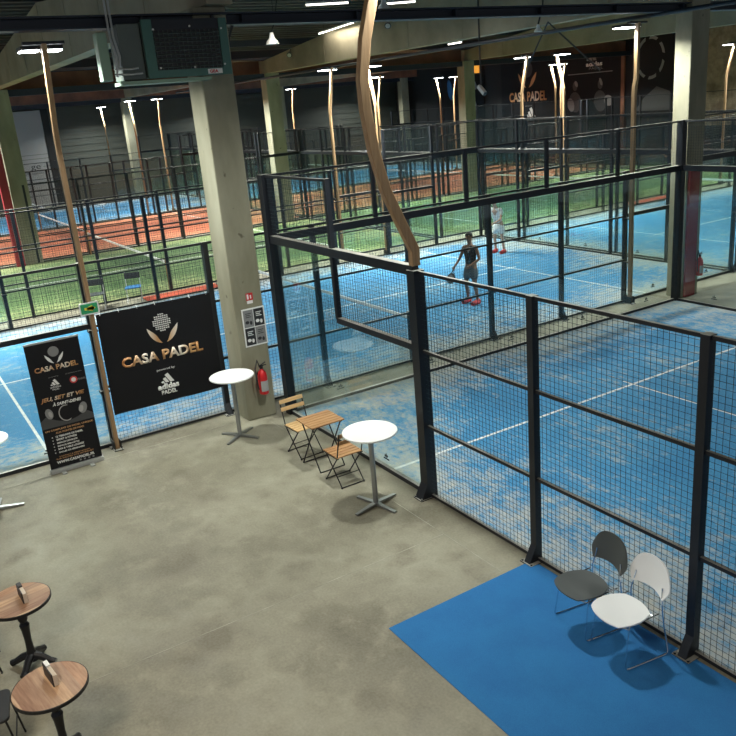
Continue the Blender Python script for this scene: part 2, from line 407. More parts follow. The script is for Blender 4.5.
def enclosure(label, ox, oy, rz, detail=1, frameless=False, near=10, far=10, end0=True, end1=True, pitch=.06, wr=.0015):
    """A padel court enclosure in court coordinates. detail 2 adds logos and foot plates."""
    e = thing('court_enclosure', label, 'fence', (ox, oy, 0), rz)
    def P(me, x, y, z=0, a=0, parent=None, name=None):
        return link(name or me.name.split('.')[0], me, parent or e, (x, y, z), (0, 0, a))
    def wiresp(w, h): return cached(('w', w, h, pitch, wr), lambda: wires(w, h, pitch, wr, True))
    def bay(x, y, a, kind):
        # a: rotation of the bay direction; outward is local -y for side v=0
        if kind == 'mesh3':
            P(wiresp(2., 2.98), x, y, .02, a); P(cached('f3', lambda: frame(2., 3, (.03, 1., 2., 2.985))), x, y, 0, a)
        elif kind == 'end':
            g = P(cached('g3', lambda: glass(2., 2.86)), x, y, .07, a)
            P(cached('fe', lambda: frame(2., 3, (.03,), .03)), x, y, 0, a)
            P(wiresp(2., .93), x, y, 3.06, a); P(cached('f4', lambda: frame(2., 1, (3.985,))), x, y, 0, a)
            if detail > 1: P(cached('logo', logo_mesh), 1.0, -.008, .1, 0, g)
        elif kind == 'step':
            g = P(cached('g2', lambda: glass(2., 1.92)), x, y, .07, a)
            P(cached('fe', lambda: frame(2., 3, (.03,), .03)), x, y, 0, a)
            P(cached('f2', lambda: frame(2., 3, (2.02,), .04)), x, y, 0, a)
            P(wiresp(2., .90), x, y, 2.06, a)
            if detail > 1: P(cached('logo', logo_mesh), 1.0, -.008, .1, 0, g)
            if not frameless: P(cached('f23', lambda: frame(2., 3, (2.985,))), x, y, 0, a)
    def beam(x0, y0, x1, y1):
        b = MB(); b.bar((x0, y0, 3.0), (x1, y1, 3.0), .10, .12); b.build('head_beam', 'black_steel', e)
    kinds = ['end', 'step'] + ['mesh3'] * 6 + ['step', 'end']
    for side, n in ((0, near), (1, far)):
        v = 10. * side
        for i in range(n):
            x = 2. * i
            if side == 0: bay(x, 0, 0, kinds[i])
            else: bay(x + 2, 10, PI, kinds[i])
        for i in range(n + 1):
            u = 2. * i
            h = 4. if i in (0, 1, 9, 10) else 3.
            w = .15 if (frameless and i in (0, 2)) else .085
            z0 = 2.04 if (frameless and i == 1) else 0
            if frameless and i == 1: w = .07
            me = cached(('p', h, w, z0), lambda: post_mesh(h, w, z0))
            p_ = P(me, u, v, 0, PI * side)
            if detail > 1 and side == 0 and z0 == 0 and not (i == 0): P(cached(('ft', w), lambda: foot_mesh(w)), 0, 0, 0, 0, p_)
        if frameless: beam(0, v, 4 if side == 0 else 2 * min(far, 2), v)
        else:
            beam(.04, v, 1.96, v)
            if n == 10: beam(18.04, v, 19.96, v)
    for k, (on, u) in enumerate(((end0, 0.), (end1, 20.))):
        if not on: continue
        for i in range(5):
            y = 2. * i
            if k == 0: bay(0, y + 2, -PI / 2, 'end')
            else: bay(20, y, PI / 2, 'end')
        for i in range(1, 5):
            if frameless: P(cached(('p', 4., .06, 3.06), lambda: post_mesh(4., .06, 3.06)), u, 2. * i)
            else: P(cached(('p', 4., .08, 0), lambda: post_mesh(4., .08, 0)), u, 2. * i)
        beam(u, .04, u, 9.96)
    return e
def court_net(label, ox, oy, rz, post='black_steel'):
    n = thing('court_net', label, 'net', (ox, oy, 0), rz, None)
    x = 10.
    for v in (.12, 9.88):
        b = MB(); b.lathe([(.035, 0), (.035, .98), (.03, 1.0)], 10, (x, v, 0)); b.build('net_post', post, n)
    me = cached('net', lambda: wires(9.7, .80, .09, .0022, True)); link('net_mesh', me, n, (x, .15, .05), (0, 0, PI / 2))
    b = MB(); b.bb((x - .012, .15, .84), (x + .012, 9.85, .90)); b.build('net_tape', 'print_white', n)
    return n

def glulam_path(z0):
    pts = [(0, z0)]
    prof = [(3.0, 0), (3.25, 0), (3.61, .17), (3.99, .34), (4.44, .46), (4.87, .52), (5.18, .53), (5.58, .46), (5.97, .34), (6.3, .22)]
    for z, d in prof:
        if z > z0 + .05: pts.append((d, z))
    return pts
def make_pole(z0, lean=.36):
    """curved timber pole; bows to local -y (outward), heads reach over the court on +y"""
    root = thing('floodlight_pole', 'curved timber pole', 'floodlight')
    pts = glulam_path(z0) if z0 > 1 else [(0, 0), (0, 2.5), (0, 4.6), (.015, 4.8), (.05, 4.95), (lean, 6.05)]
    top = pts[-1][0]; dz = pts[-1][1] - 6.05; vs = []; fs = []
    for i, (d, z) in enumerate(pts):
        a = pts[max(i - 1, 0)]; b_ = pts[min(i + 1, len(pts) - 1)]
        t = Vector((0, -(b_[0] - a[0]), b_[1] - a[1])).normalized(); n = Vector((0, t.z, -t.y))
        hw, hd = (.034, .048) if z0 < 1 else (.042, .06)
        p = Vector((0, -d, z))
        for sx_, sn in ((-1, -1), (1, -1), (1, 1), (-1, 1)): vs.append(p + Vector((hw * sx_, 0, 0)) + n * hd * sn)
    for i in range(len(pts) - 1):
        for k in range(4): k2 = (k + 1) % 4; fs.append((i * 4 + k, i * 4 + k2, i * 4 + 4 + k2, i * 4 + 4 + k))
    fs += [(3, 2, 1, 0), tuple(4 * (len(pts) - 1) + k for k in range(4))]
    b = MB(); b.add(vs, fs); b.build('pole', 'glulam', root, bevel=.008)
    b = MB(); b.bb((-.27, -top - .03, 6.03 + dz), (.27, -top + .05, 6.07 + dz)); b.bb((-.03, -top, 6.03 + dz), (.03, -top + .3, 6.06 + dz)); b.build('cross_arm', 'black_steel', root)
    for s_ in (-1, 1):
        b = MB(); b.bb((s_ * .15 - .13, -top + .13, 5.98 + dz), (s_ * .15 + .13, -top + .45, 6.035 + dz)); h = b.build('lamp_head', 'black_steel', root, bevel=.01)
        b = MB(); b.bb((s_ * .15 - .115, -top + .15, 5.965 + dz), (s_ * .15 + .115, -top + .43, 5.979 + dz)); b.build('diffuser', 'led', h)
    if z0 < 1:
        b = MB(); b.bb((-.07, -.12, 0), (.07, .12, .012))
        b.bb((-.056, -.1, .012), (-.05, .1, .16)); b.bb((.05, -.1, .012), (.056, .1, .16)); b.build('base_bracket', 'black_steel', root)
        for z in (.95, 1.95):
            b = MB(); b.bb((-.07, .07, z - .02), (.07, .20, z + .02)); b.build('wall_bracket', 'black_steel', root)
    return root
POWER = 150.
ld = bpy.data.lights.new('lamp', 'AREA'); ld.shape = 'RECTANGLE'; ld.size = .5; ld.size_y = .28; ld.energy = POWER * 2; ld.color = (.95, 1, .94); ld.spread = R(150)
pole_g = make_pole(0.); pole_s = make_pole(0., .06); pole_b = make_pole(3.06)
used = {}
def place_pole(src, label, x, y, rz, group=None, k=1.):
    o = src if src not in used.values() and id(src) not in used else copy_tree(src)
    used[id(src)] = src
    o.location = (x, y, 0); o.rotation_euler = (0, 0, rz); o['label'] = label
    if group: o['group'] = group
    d = ld
    if k != 1.:
        d = ld.copy(); d.energy = ld.energy * k
    l = bpy.data.objects.new('lamp_light', d); C.objects.link(l); l.parent = o; l.location = (0, -.07 if src is pole_g else (.23 if src is pole_s else .07), 5.955 if src is not pole_b else 6.2)
    return o

BX = -.78
rows = [  # name, x of near side, centre y, turf, row
    ('blue', BX, 3.15, 'turf_blue'), ('green', -11.8, 1.9, 'turf_green'), ('red', -22.35, 2.0, 'turf_red'), ('far blue', -32.9, 2.9, 'turf_blue'),
    ('blue2', BX, 23.4, 'turf_blue'), ('green2', -11.8, 22.15, 'turf_green'), ('red2', -22.35, 22.25, 'turf_red'), ('far blue2', -32.9, 23.0, 'turf_blue')]
enc_lbl = {
 'blue': 'black mesh and glass fence around the blue court the two players are on',
 'green': 'black mesh and glass fence around the green court just beyond the players court',
 'red': 'black mesh and glass fence around the orange-red clay-coloured court beyond the green one',
 'far blue': 'black fence around the small-looking blue court against the grey cladded back wall',
 'blue2': 'black mesh and glass fence around the blue court at the photo right edge',
 'green2': 'black fence around the green court in the right half, below the wall lettered CASA PADEL',
 'red2': 'black fence around the orange court seen in the centre distance under the dark wall',
 'far blue2': 'black fence around the farthest blue court, in the far corner by the dark wall'}
net_lbl = {
 'blue': 'low net with white tape across the blue court between lounge and green court',
 'green': 'net across the green court at left, pale tape and timber-coloured posts',
 'red': 'net with pale tape across the orange-red court at left, beyond the green net',
 'far blue': 'net across the blue court against the grey cladded back wall at left',
 'blue2': 'net across the blue court at the right edge of the photo',
 'green2': 'net across the green court below the CASA PADEL wall banner',
 'red2': 'net across the orange court in the centre distance',
 'far blue2': 'net across the farthest blue court near the dark far wall'}
for n, x0, yc, tm in rows:
    y0 = yc - 10
    court_floor(x0, y0, PI / 2, tm, n)
    d = 2 if n == 'blue' else 1
    enclosure(enc_lbl[n], x0, y0, PI / 2, detail=d, pitch=.06 if n in ('blue', 'blue2') else .085, wr=.0016 if n in ('blue', 'blue2') else .0018)
    court_net(net_lbl[n], x0, y0, PI / 2, 'slat_wood' if 'green' in n or 'red' in n else 'black_steel')
# near court beside the lounge
court_floor(0, 0, 0, 'turf_blue', 'near', 14.)
bpy.data.objects[[o.name for o in C.objects if o.name.startswith('court_turf')][-1]]
near_enc = enclosure('black mesh fence and glass corner of the near court, its frame closest to the chairs', 0, 0, 0, detail=2, frameless=True, near=6, far=3, end1=False, wr=.0015)

# poles: group per repeated kind; every label single
for n, x0, yc, tm in rows:
    k = 1. if n in ('blue', 'blue2', 'green') else .8
    for u in (-6, 6):
        y = yc + u
        for side in (0, 1):
            # near side (v=0) bows to +x ; far side bows to -x
            x = x0 + .18 if side == 0 else x0 - 10 - .12
            if side == 0 and n not in ('blue', 'blue2'): x = x0 + .12
            y = yc + u
            if side == 0 and ('red' in n or 'far' in n): y += .3
            if side == 1 and ('green' in n or 'red' in n): y -= .3
            if side == 0 and n == 'green2': y -= .1
            who = {'blue': 'players blue court', 'green': 'left green court', 'red': 'left orange-red court', 'far blue': 'far blue court by the grey wall',
                   'blue2': 'right-hand blue court', 'green2': 'right-hand green court', 'red2': 'centre distant orange court', 'far blue2': 'farthest blue court'}[n]
            lab = 'timber floodlight pole, %s side of %s, %s of two' % ('lounge' if side == 0 else 'far', who, 'left' if u < 0 else 'right')
            if n == 'blue' and side == 0 and u < 0: lab = 'tall timber floodlight pole between the roll-up banner and the black fence banner'
            if n == 'blue' and side == 0 and u > 0: lab = 'straight-looking timber floodlight pole left of the red padded column'
            place_pole(pole_s if n == 'blue' and side == 0 and u > 0 else pole_g, lab, x, y, PI / 2 if side == 0 else -PI / 2, 'curved timber floodlight poles', k)
place_pole(pole_b, 'large bowed timber floodlight pole rising off the near corner post of the closest court', 4., 0., 0, None, .75)
pole_b2 = None

# blue mat in the lounge
b = MB(); b.prism([(6.0, -1.97), (12.5, -1.97), (12.5, -.055), (5.99, -.055)], 0, .008)
tag(b.build('turf_mat', 'mat_blue'), 'bright blue turf mat on the concrete under the two stacking chairs', 'mat')
for (y0, y1, l) in ((.9, 3.2, 'narrow red mat strip between the blue and green courts, behind the fence banner'), (21.5, 24.5, 'narrow red mat strip between the blue and green courts, left of the padded column')):
    b = MB(); b.bb((-11.62, y0, 0), (-11.0, y1, .012)); tag(b.build('floor_mat', 'mat_red'), l, 'mat')

# ------------------------------------------------------------------ hall
def clad(x, y0, y1, z0, z1, step, m_):
    b = MB(); z = z0; k = 0
    while z < z1 - 1e-6:
        d = .07 if k % 2 else 0.; b.bb((x - .15, y0, z), (x + d, y1, min(z + step, z1))); z += step; k += 1
    return b
struct(clad(-46.6, -9, 34.2, 2.2, 8.8, .22, 0).build('wall_back', 'cladding'))
b = MB(); b.bb((-46.75, -9, 0), (-46.5, 34.2, 2.2)); struct(b.build('wall_back_lower', 'cladding_low'))
b = MB(); b.bb((-46.6, 34, 0), (14, 34.2, 8.8)); struct(b.build('wall_right', 'dark_wall'))
b = MB(); b.bb((-17.6, 33.9, 2.2), (6, 34, 8.5)); struct(b.build('wall_right_boarding', 'osb'))
b = MB()
for (xa, xb) in ((-47, -44), (-44, -22), (-22, 0), (0, 14)):
    xm = (xa + xb) / 2
    za, zm = 7.25, 8.35
    if xb - xa < 20: zm = 7.9 if xa == -47 else 8.3
    b.bb((xa, -9, 9.0), (xb, 34.2, 9.1))
for i in range(153):
    x = -47 + i * .4; ph = abs(((x + 22) % 22) - 11) / 11; z = 8.4 - 1.0 * ph
    b.bb((x, -9, z), (x + .22, 34.2, z + .1)); b.bb((x + .2, -9, z + .08), (x + .42, 34.2, z + .14))
struct(b.build('ceiling', 'roof'))
# purlins
for i, x in enumerate([-40, -36.5, -33, -29.5, -26, -18.5, -14.8, -11, -7.3, -3.6, 3.5]):
    ph = abs(((x + 22) % 22) - 11) / 11; z = 8.2 - 1.0 * ph
    b = MB(); b.bb((x - .06, -9, z - .22), (x + .06, 34, z)); struct(b.build('ceiling_purlin', 'steel_blue'))
# tapered concrete roof beams
for y in (-.4, 10.8, 22.):
    for (xa, xb) in ((-44, -22), (-22, 0.1)):
        xm = (xa + xb) / 2
        vs = []
        for yy in (y - .2, y + .2):
            vs += [(xa, yy, 6.45), (xb, yy, 6.45), (xb, yy, 6.95), (xm, yy, 7.95), (xa, yy, 6.95)]
        b = MB(); b.add(vs, [(4, 3, 2, 1, 0), (5, 6, 7, 8, 9)] + [(i, (i + 1) % 5, 5 + (i + 1) % 5, 5 + i) for i in range(5)])
        for k in range(1, 8):     # formwork joints
            xx = xa + (xb - xa) * k / 8; hh = 6.95 + 1.0 * (1 - abs(xx - xm) / (xm - xa)); b.bb((xx - .015, y - .212, 6.45), (xx + .015, y - .19, hh))
        struct(b.build('ceiling_beam', 'beam_concrete'))
for x, z0, z1, mm in ((-22., 6.2, 6.44, 'steel_blue'), (-44., 6.2, 6.44, 'steel_blue'), (-22.5, 6.46, 7.0, 'rust_beam'), (-43.5, 6.46, 7.0, 'rust_beam')):
    b = MB(); b.bb((x - .12, -9, z0), (x + .12, 34, z1)); struct(b.build('ceiling_beam', mm))
# steel I beam between the near columns
b = MB(); b.bb((-.33, -9, 6.19), (-.05, 34, 6.215)); b.bb((-.33, -9, 6.335), (-.05, 34, 6.36)); b.bb((-.2, -9, 6.2), (-.18, 34, 6.35))
for y in range(-8, 34, 2): b.bb((-.3, y, 6.2), (-.08, y + .02, 6.35))
struct(b.build('ceiling_girder', 'steel_blue'))
# round pipe parallel to the beam
b = MB(); b.tube([(-30, 9.4, 6.16), (2, 9.4, 6.16)], .045, 10)
tag(b.build('ceiling_pipe', 'steel_blue', smooth=True), 'long dark round pipe under the lit concrete roof beam', 'pipe')
b = MB(); b.tube([(-4.25, 10.2, 6.46), (-5.0, 10.2, 5.48)], .02, 6); struct(b.build('ceiling_brace', 'steel_blue'))
b = MB(); b.tube([(-4.25, 10.2, 6.46), (-2.53, 10.2, 5.2)], .02, 6); struct(b.build('ceiling_brace', 'steel_blue'))
# columns
def column(x0, x1, y0, y1, h=6.45):
    b = MB(); b.bb((x0, y0, 0), (x1, y1, h)); return struct(b.build('trim_column', 'concrete', bevel=.02))
column(-.735, -.15, -.735, -.215)
column(-.44, -.02, 10.22, 10.80)
for x, y in ((-22.05, -.25), (-22.05, 10.9), (-22.05, 21.8), (-44, 10.8), (-44, -.3), (-44, 22), (-44, 33)):
    column(x - .28, x + .28, y - .33, y + .33)
for x, y, l in ((-22.05, -.25, 'left green court'), (-22.05, 10.9, 'centre'), (-22.05, 21.8, 'dark wall')):
    pass
b = MB(); b.prism([(-.02, 10.28), (.03, 10.30), (.03, 10.64), (-.02, 10.66)], .02, 2.92)
tag(b.build('column_pad', 'pad_red'), 'dark red protective pad strapped to the lower concrete column at right', 'pad')
b = MB(); b.bb((-21.7, -.95, 0), (-21.45, -.65, 6.2)); b.build('steel_post', 'pad_red')
o = C.objects[-1] if False else bpy.data.objects['steel_post']; tag(o, 'dark red steel post beside the concrete column at the left edge', 'post')

# white loading door with lettering on the back wall
d = thing('door_1', None, None, (-46.35, 3.6, 0)); struct(d)
d.location = (-46.42, 0, 0)
b = MB(); b.bb((0, 3.2, 3.4), (.06, 5.75, 6.15)); b.build('upper_panel', 'door_white', d)
b = MB()
for k in range(5): b.bb((0, 3.2, 2.1 + k * .26), (.05, 5.75, 2.1 + k * .26 + .235))
b.build('slatted_panel', 'door_white', d)
b = MB(); b.bb((0, 3.2, 0), (.06, 5.75, 2.1)); b.build('lower_panel', 'door_white', d)
b = MB(); b.bb((0, 5.75, 0), (.1, 6.2, 6.3)); b.build('door_jamb', 'dark_wall', d)
s = thing('wall_sign', 'white sign lettered ge on the pale panel left of the dark grey wall', 'sign', (-46.33, 4.55, 2.55), rot=(PI / 2, 0, PI / 2))
b = MB(); b.bb((-.75, -.3, 0), (.75, .3, .03)); b.build('board', 'door_white', s)
txt('ge', .25, 0, .62, .34, 'black', s, z=.032)
b = MB(); b.bb((-46.45, 16.9, 6.1), (-46.4, 19.0, 7.3)); w = b.build('window_1', 'dark_wall'); struct(w)
b = MB()
for (ya, yb, za, zb) in ((16.85, 19.05, 6.05, 6.13), (16.85, 19.05, 7.27, 7.35), (16.85, 16.93, 6.05, 7.35), (18.97, 19.05, 6.05, 7.35)): b.bb((-46.42, ya, za), (-46.36, yb, zb))
b.build('window_frame', 'cladding', w)

# dark banners on the right wall (faces -y): empty rotated so x right, y up, z towards viewer
def wall_sign(name, label, x, z, w, h, back='vinyl'):
    s = thing(name, label, 'banner', (x, 33.86, z), rot=(PI / 2, 0, 0))
    b = MB(); b.bb((-w / 2, -h / 2, 0), (w / 2, h / 2, .03)); b.build('banner_sheet', back, s); return s
s = wall_sign('wall_banner', 'large black wall banner lettered CASA PADEL in copper, high on the dark far wall', -30.6, 5.0, 5.2, 4.4)
txt('CASA PADEL', 0, -.65, 3.6, .62, 'gold_wall', s, z=.034, bold=.03, name='casa_padel_lettering')
sphere_mark(0, .75, 1.7, s, m_leaf='print_gold', z=.034, disc='print_dark_grey')
txt('powered by', .2, -1.25, .9, .14, 'print_grey', s, z=.034)
stripes_mark(.3, -1.95, .85, 'print_white', s, z=.034); txt('PADEL', .3, -2.08, .7, .16, 'print_white', s, z=.034)
s = wall_sign('wall_banner', 'black wall banner with grey pictures of two players, beside the CASA PADEL one', -25.1, 5.0, 5.6, 4.4)
stripes_mark(.15, 1.15, .8, 'print_grey', s, z=.034); txt('adidas', .35, .95, 1.3, .26, 'print_white', s, z=.034, bold=.03)
txt('PADEL', .5, .7, 1.1, .14, 'print_grey', s, z=.034)
b = MB(); b.prism(rrect(3.6, .05, .02, 2, 0, .45), 0, .002); b.build('rule', 'print_grey', s, loc=(0, 0, .034))
for cx in (-1.2, .85):
    for q in (ell(cx, -.25, .2, .28, 14), ell(cx, -1.2, .5, .62, 16, .2)): b = MB(); b.prism(q, 0, .002); b.build('player_picture', 'print_dark_grey', s, loc=(0, 0, .034))
for q in (ell(-1.55, -1.35, .28, .42, 16, .3), ell(1.5, -1.2, .36, .3, 16, -.5), ell(-1.1, -.12, .12, .2, 12, .5), ell(.9, -.1, .1, .24, 12, .4)):
    b = MB(); b.prism(q, 0, .002); b.build('racket_picture', 'print_grey', s, loc=(0, 0, .038))
s = wall_sign('wall_banner', 'black wall banner with a broken pale ring emblem, left of the big column', -20.4, 5.0, 4.2, 4.4)
b = MB()
for k in range(7):
    a0 = k * 51 + 8; outer = ell(0, 0, 1.0, 1.15, 8, 0, a0, a0 + 38); inner = ell(0, 0, .84, .98, 8, 0, a0 + 38, a0)
    b.prism(outer + inner, 0, .002)
b.build('ring_emblem', 'print_grey', s, loc=(-.2, .95, .034))
b = MB(); b.prism([(-1.2, -1.9), (1.6, -1.9), (1.2, -.9), (.3, -.6), (-.6, -1.2)], 0, .002); b.build('racket_picture', 'print_dark_grey', s, loc=(0, 0, .034))
s = wall_sign('wall_banner', 'black wall banner with faint figures left of the concrete column in the centre', -37.6, 4.6, 5., 4.)
b = MB(); b.prism(ell(.6, .6, .3, .75, 14, .2), 0, .002); b.build('faint_figure', 'blue_seat', s, loc=(-2, 0, .034))
for q in (ell(.2, -.2, .25, .4, 10, .2), ell(.3, 1.2, .2, .35, 10, .4)): b = MB(); b.prism(q, 0, .002); b.build('racket_picture', 'print_grey', s, loc=(1.2, -.4, .034))
b = MB(); b.bb((-36.2, 33.7, 6.2), (-35.5, 33.84, 6.75)); tag(b.build('wall_sign', 'amber'), 'small orange lit sign beside the centre concrete column on the dark wall', 'sign')
for x in (-23.9, -22.55): pass
b = MB(); b.bb((-22.6, 33.75, 0), (-22.35, 33.98, 7)); struct(b.build('trim_1', 'rust_beam'))

# ------------------------------------------------------------------ ceiling lamps and fittings
def roof_z(x): return 8.4 - 1.0 * abs(((x + 22) % 22) - 11) / 11
def tube_lamp(p0, p1, label):
    t = thing('tube_light', label, 'lamp'); b = MB(); b.bar(p0, p1, .12, .05); b.build('housing', 'galv', t)
    q0 = Vector(p0) - Vector((0, 0, .04)); q1 = Vector(p1) - Vector((0, 0, .04)); b = MB(); b.tube([q0, q1], .025, 8); b.build('tube', 'tube_on', t)
    for q in (.15, .85):
        h = Vector(p0).lerp(Vector(p1), q); b = MB(); b.tube([h, (h.x, h.y, roof_z(h.x) + .06)], .008, 6); b.build('hanger', 'black_steel', t)
    mid = (q0 + q1) / 2; L = (q1 - q0).length
    l = bpy.data.lights.new('tube_lamp', 'AREA'); l.shape = 'RECTANGLE'; l.size = L; l.size_y = .08; l.energy = 60; l.color = (1, .93, .78)
    lo = bpy.data.objects.new('tube_lamp', l); C.objects.link(lo); lo.parent = t; lo.location = mid - Vector((0, 0, .03))
    lo.rotation_euler = (0, 0, math.atan2(q1.y - q0.y, q1.x - q0.x))
tube_lamp((-10.65, 5.5, 7.3), (-10.6, 7.2, 7.3), 'level lit tube light above the left end of the lit concrete beam')
tube_lamp((-16.3, 10.35, 7.5), (-13.8, 10.35, 7.6), 'slanting lit tube light running along the lit concrete beam')
tube_lamp((-6.7, 4.7, 7.3), (-6.4, 5.7, 7.3), 'lit tube light at the top edge, left of the bowed timber pole')
tube_lamp((-6.75, 7.0, 7.3), (-6.4, 7.7, 7.3), 'lit tube light at the top edge, right of the bowed timber pole')
tube_lamp((-10.16, 11.6, 6.5), (-9.5, 11.6, 6.5), 'short lit tube under the beam above the centre column')
def bell(x, y, z, label, s=1.):
    t = thing('bell_lamp', label, 'lamp', (x, y, z))
    b = MB(); b.lathe([(.05 * s, .26 * s), (.07 * s, .2 * s), (.08 * s, .12 * s), (.17 * s, .02 * s), (.2 * s, -.06 * s), (.17 * s, -.06 * s), (.05 * s, .1 * s)], 18); b.build('shade', 'white', t, smooth=True)
    b = MB(); b.tube([(0, 0, .26 * s), (.05, .1, .5), (0, .3, 8.0 - z)], .02, 6); b.build('hanger', 'black_steel', t)
bell(-11.4, 6., 6.85, 'white bell-shaped lamp hanging left of the bowed timber pole')
bell(-5.3, 6., 7.0, 'white bell-shaped lamp at the top edge just right of the bowed timber pole', .8)
bell(-3.34, 9., 6.2, 'small white bell-shaped lamp in front of the beam above the CASA PADEL wall banner', .5)
def spot(x, y, z, label):
    t = thing('spotlight', label, 'lamp', (x, y, z)); b = MB()
    b.tube([(0, 0, 0), (.16, -.12, -.12)], .1, 12, rs=[.06, .11]); b.build('head', 'black_steel', t)
    b = MB(); b.tube([(.165, -.124, -.124), (.175, -.131, -.131)], .08, 12); b.build('lens', 'door_white', t)
    b = MB(); b.tube([(0, 0, 0), (0, 0.05, .12)], .015, 6); b.build('bracket', 'black_steel', t)
spot(-19.1, 10.5, 7.07, 'small round spotlight fixed on the left part of the lit beam')
spot(-11.9, 10.5, 7.34, 'small round spotlight fixed on the lit beam right of the bowed pole')
t = thing('security_camera', 'pale camera on a long black drop pole hanging left of the CASA PADEL banner', 'camera', (-7.3, 10.5, 5.0))
b = MB(); b.tube([(0, 0, .12), (0, 0, roof_z(-7.3) - 4.96)], .025, 8); b.build('drop_pole', 'black_steel', t)
b = MB(); b.bar((-.1, 0, .1), (.16, 0, -.12), .11, .11); b.build('camera_body', 'door_white', t, bevel=.01)
b = MB(); b.bar((.16, 0, -.12), (.18, 0, -.137), .09, .09); b.build('camera_lens', 'black', t)
# unseen fill lamps with shades, added to brighten the lounge and its chairs
for i, (x, y) in enumerate(((4.4, -5.2), (6.4, -7.6), (9.0, -7.2))):
    t = thing('lounge_fill_lamp', 'added unseen fill lamp above the lounge floor, %s' % ['for the high tables', 'for the round wooden tables', 'for the chairs on the blue mat'][i], 'lamp', (x, y, (7.0, 7.0, 6.0)[i]))
    b = MB(); b.lathe([(.06, .4), (.35, .26), (.6, 0), (.58, 0), (.33, .2), (.05, .3)], 20); b.build('shade', 'galv', t, smooth=True)
    b = MB(); zz = t.location.z; b.tube([(0, 0, .38), (0, 0, roof_z(x) + .06 - zz)], .015, 6); b.build('hanger', 'black_steel', t)
    l = bpy.data.lights.new('lounge_fill_lamp', 'AREA'); l.shape = 'DISK'; l.size = 1.1; l.energy = (75, 60, 260)[i]; l.color = (1, .89, .72)
    lo = bpy.data.objects.new('lounge_fill_light', l); C.objects.link(lo); lo.parent = t; lo.location = (0, 0, -.01)

# ------------------------------------------------------------------ heater
h = thing('unit_heater', 'green and grey hot-air heater box hung from the girder beside the big column', 'heater', (.15, -1.0, 5.5))
# local: x towards viewer, y right
b = MB(); b.bb((-.45, -.62, .02), (0, .62, .74)); b.build('casing', 'heater_grey', h, bevel=.01)
b = MB(); b.bb((0, -.62, 0), (.04, .62, .1)); b.bb((0, -.62, .1), (.04, -.48, .76)); b.bb((0, .50, .1), (.04, .62, .76)); b.build('front_frame', 'heater_green', h)
b = MB(); b.bb((0, -.48, .62), (.03, .50, .76)); b.build('top_band', 'black_steel', h)
b = MB(); b.bb((-.005, -.48, .1), (.012, .5, .62))
b.build('grille_back', 'black', h)
b = MB()
for k in range(9): b.box((.025, .01, .14 + k * .055), (.05, .96, .006), Matrix.Rotation(R(25), 3, 'Y'))
for k in range(15): b.bb((.012, -.46 + k * .067, .1), (.03, -.455 + k * .067, .62))
b.build('louvres', 'heater_grey', h)
b = MB()
for y, z in ((-.47, .63), (.06, .66), (.53, .62), (-.44, .13), (.06, .12), (.52, .14)): b.lathe([(.014, 0), (.014, .012)], 8, (0, 0, 0)); vs = b.v[-16:]; b.v[-16:] = [(.04 + c_, y + a, z + b_) for a, b_, c_ in vs]
b.build('screws', 'print_white', h)
b = MB(); b.bb((.04, .25, .02), (.045, .47, .085)); n = b.build('name_plate', 'print_white', h)
s = bpy.data.objects.new('plate_text', None); C.objects.link(s); s.parent = h; s.location = (.046, .36, .052); s.rotation_euler = (PI / 2, 0, PI / 2)
txt('GEA', -.02, 0, .13, .045, 'print_red', s, z=0, bold=.04)
b = MB(); b.bb((-.45, -.95, .0), (-.02, -.64, .72)); b.build('side_box', 'heater_grey', h, bevel=.01)
b = MB(); b.bb((-.4, -.99, -.06), (.02, .3, -.015)); b.build('drip_tray', 'heater_pale', h)
b = MB(); b.bb((-.2, -1.24, .0), (-.02, -1.10, .62)); b.build('control_box', 'heater_pale', h, bevel=.015)
b = MB()
for k, y in enumerate((-1.05, -1.0)): b.tube([(0, y, .05 + k * .1), (.03, y + .02, .3), (-.05, y, .55), (-.05, y, 1.6)], .015, 6)
b.tube([(0, -1.08, .15), (.03, -.85, .14), (.03, -.75, .15)], .014, 6); b.tube([(0, -1.08, .08), (.03, -.85, .07), (.03, -.7, .08)], .014, 6); b.build('pipework', 'galv', h, smooth=True)
b = MB()
for y in (-.5, .55): b.bb((-.3, y - .02, .74), (-.26, y + .02, .86))
b.bb((-.4, .66, .25), (-.36, .70, .86)); b.bar((-.38, .68, .25), (-.38, .95, .8), .03, .03); b.build('hanging_bracket', 'black_steel', h)

# ------------------------------------------------------------------ banners and signs near
def face_x(name, label, cat, x, y, z): return thing(name, label, cat, (x, y, z), rot=(PI / 2, 0, PI / 2))
s = face_x('fence_banner', 'large black banner lettered CASA PADEL tied to the mesh fence left of the column', 'banner', BX + .06, -1.83, 1.35)
W, H = 1.87, 1.66
def bfn(u, v):
    x = (u - .5) * W; y = (v - .5) * H
    return (x, y + .004 * math.sin(u * 14), .006 * math.sin(u * 17 + v * 3) * v + .004 * math.sin(v * 9))
b = MB(); b.shell(bfn, 28, 12, .002); b.build('banner_sheet', 'vinyl', s, smooth=True)
b = MB()
for k in range(7): b.tube([((k - 3) * .29, H / 2 - .02, .004), ((k - 3) * .29, H / 2 + .03, -.03)], .006, 6)
b.build('tie', 'print_white', s)
txt('CASA PADEL', .0, -.02, 1.36, .17, 'gold_big', s, z=.014, bold=.035, name='casa_padel_lettering')
sphere_mark(.06, .42, .50, s, z=.014)
txt('powered by', .0, -.27, .30, .045, 'print_white', s, z=.014)
stripes_mark(.0, -.50, .22, 'print_white', s, z=.014)
txt('adidas', .0, -.56, .36, .10, 'print_white', s, z=.014, bold=.05)
txt('PADEL', .0, -.66, .26, .07, 'print_white', s, z=.014, bold=.03)

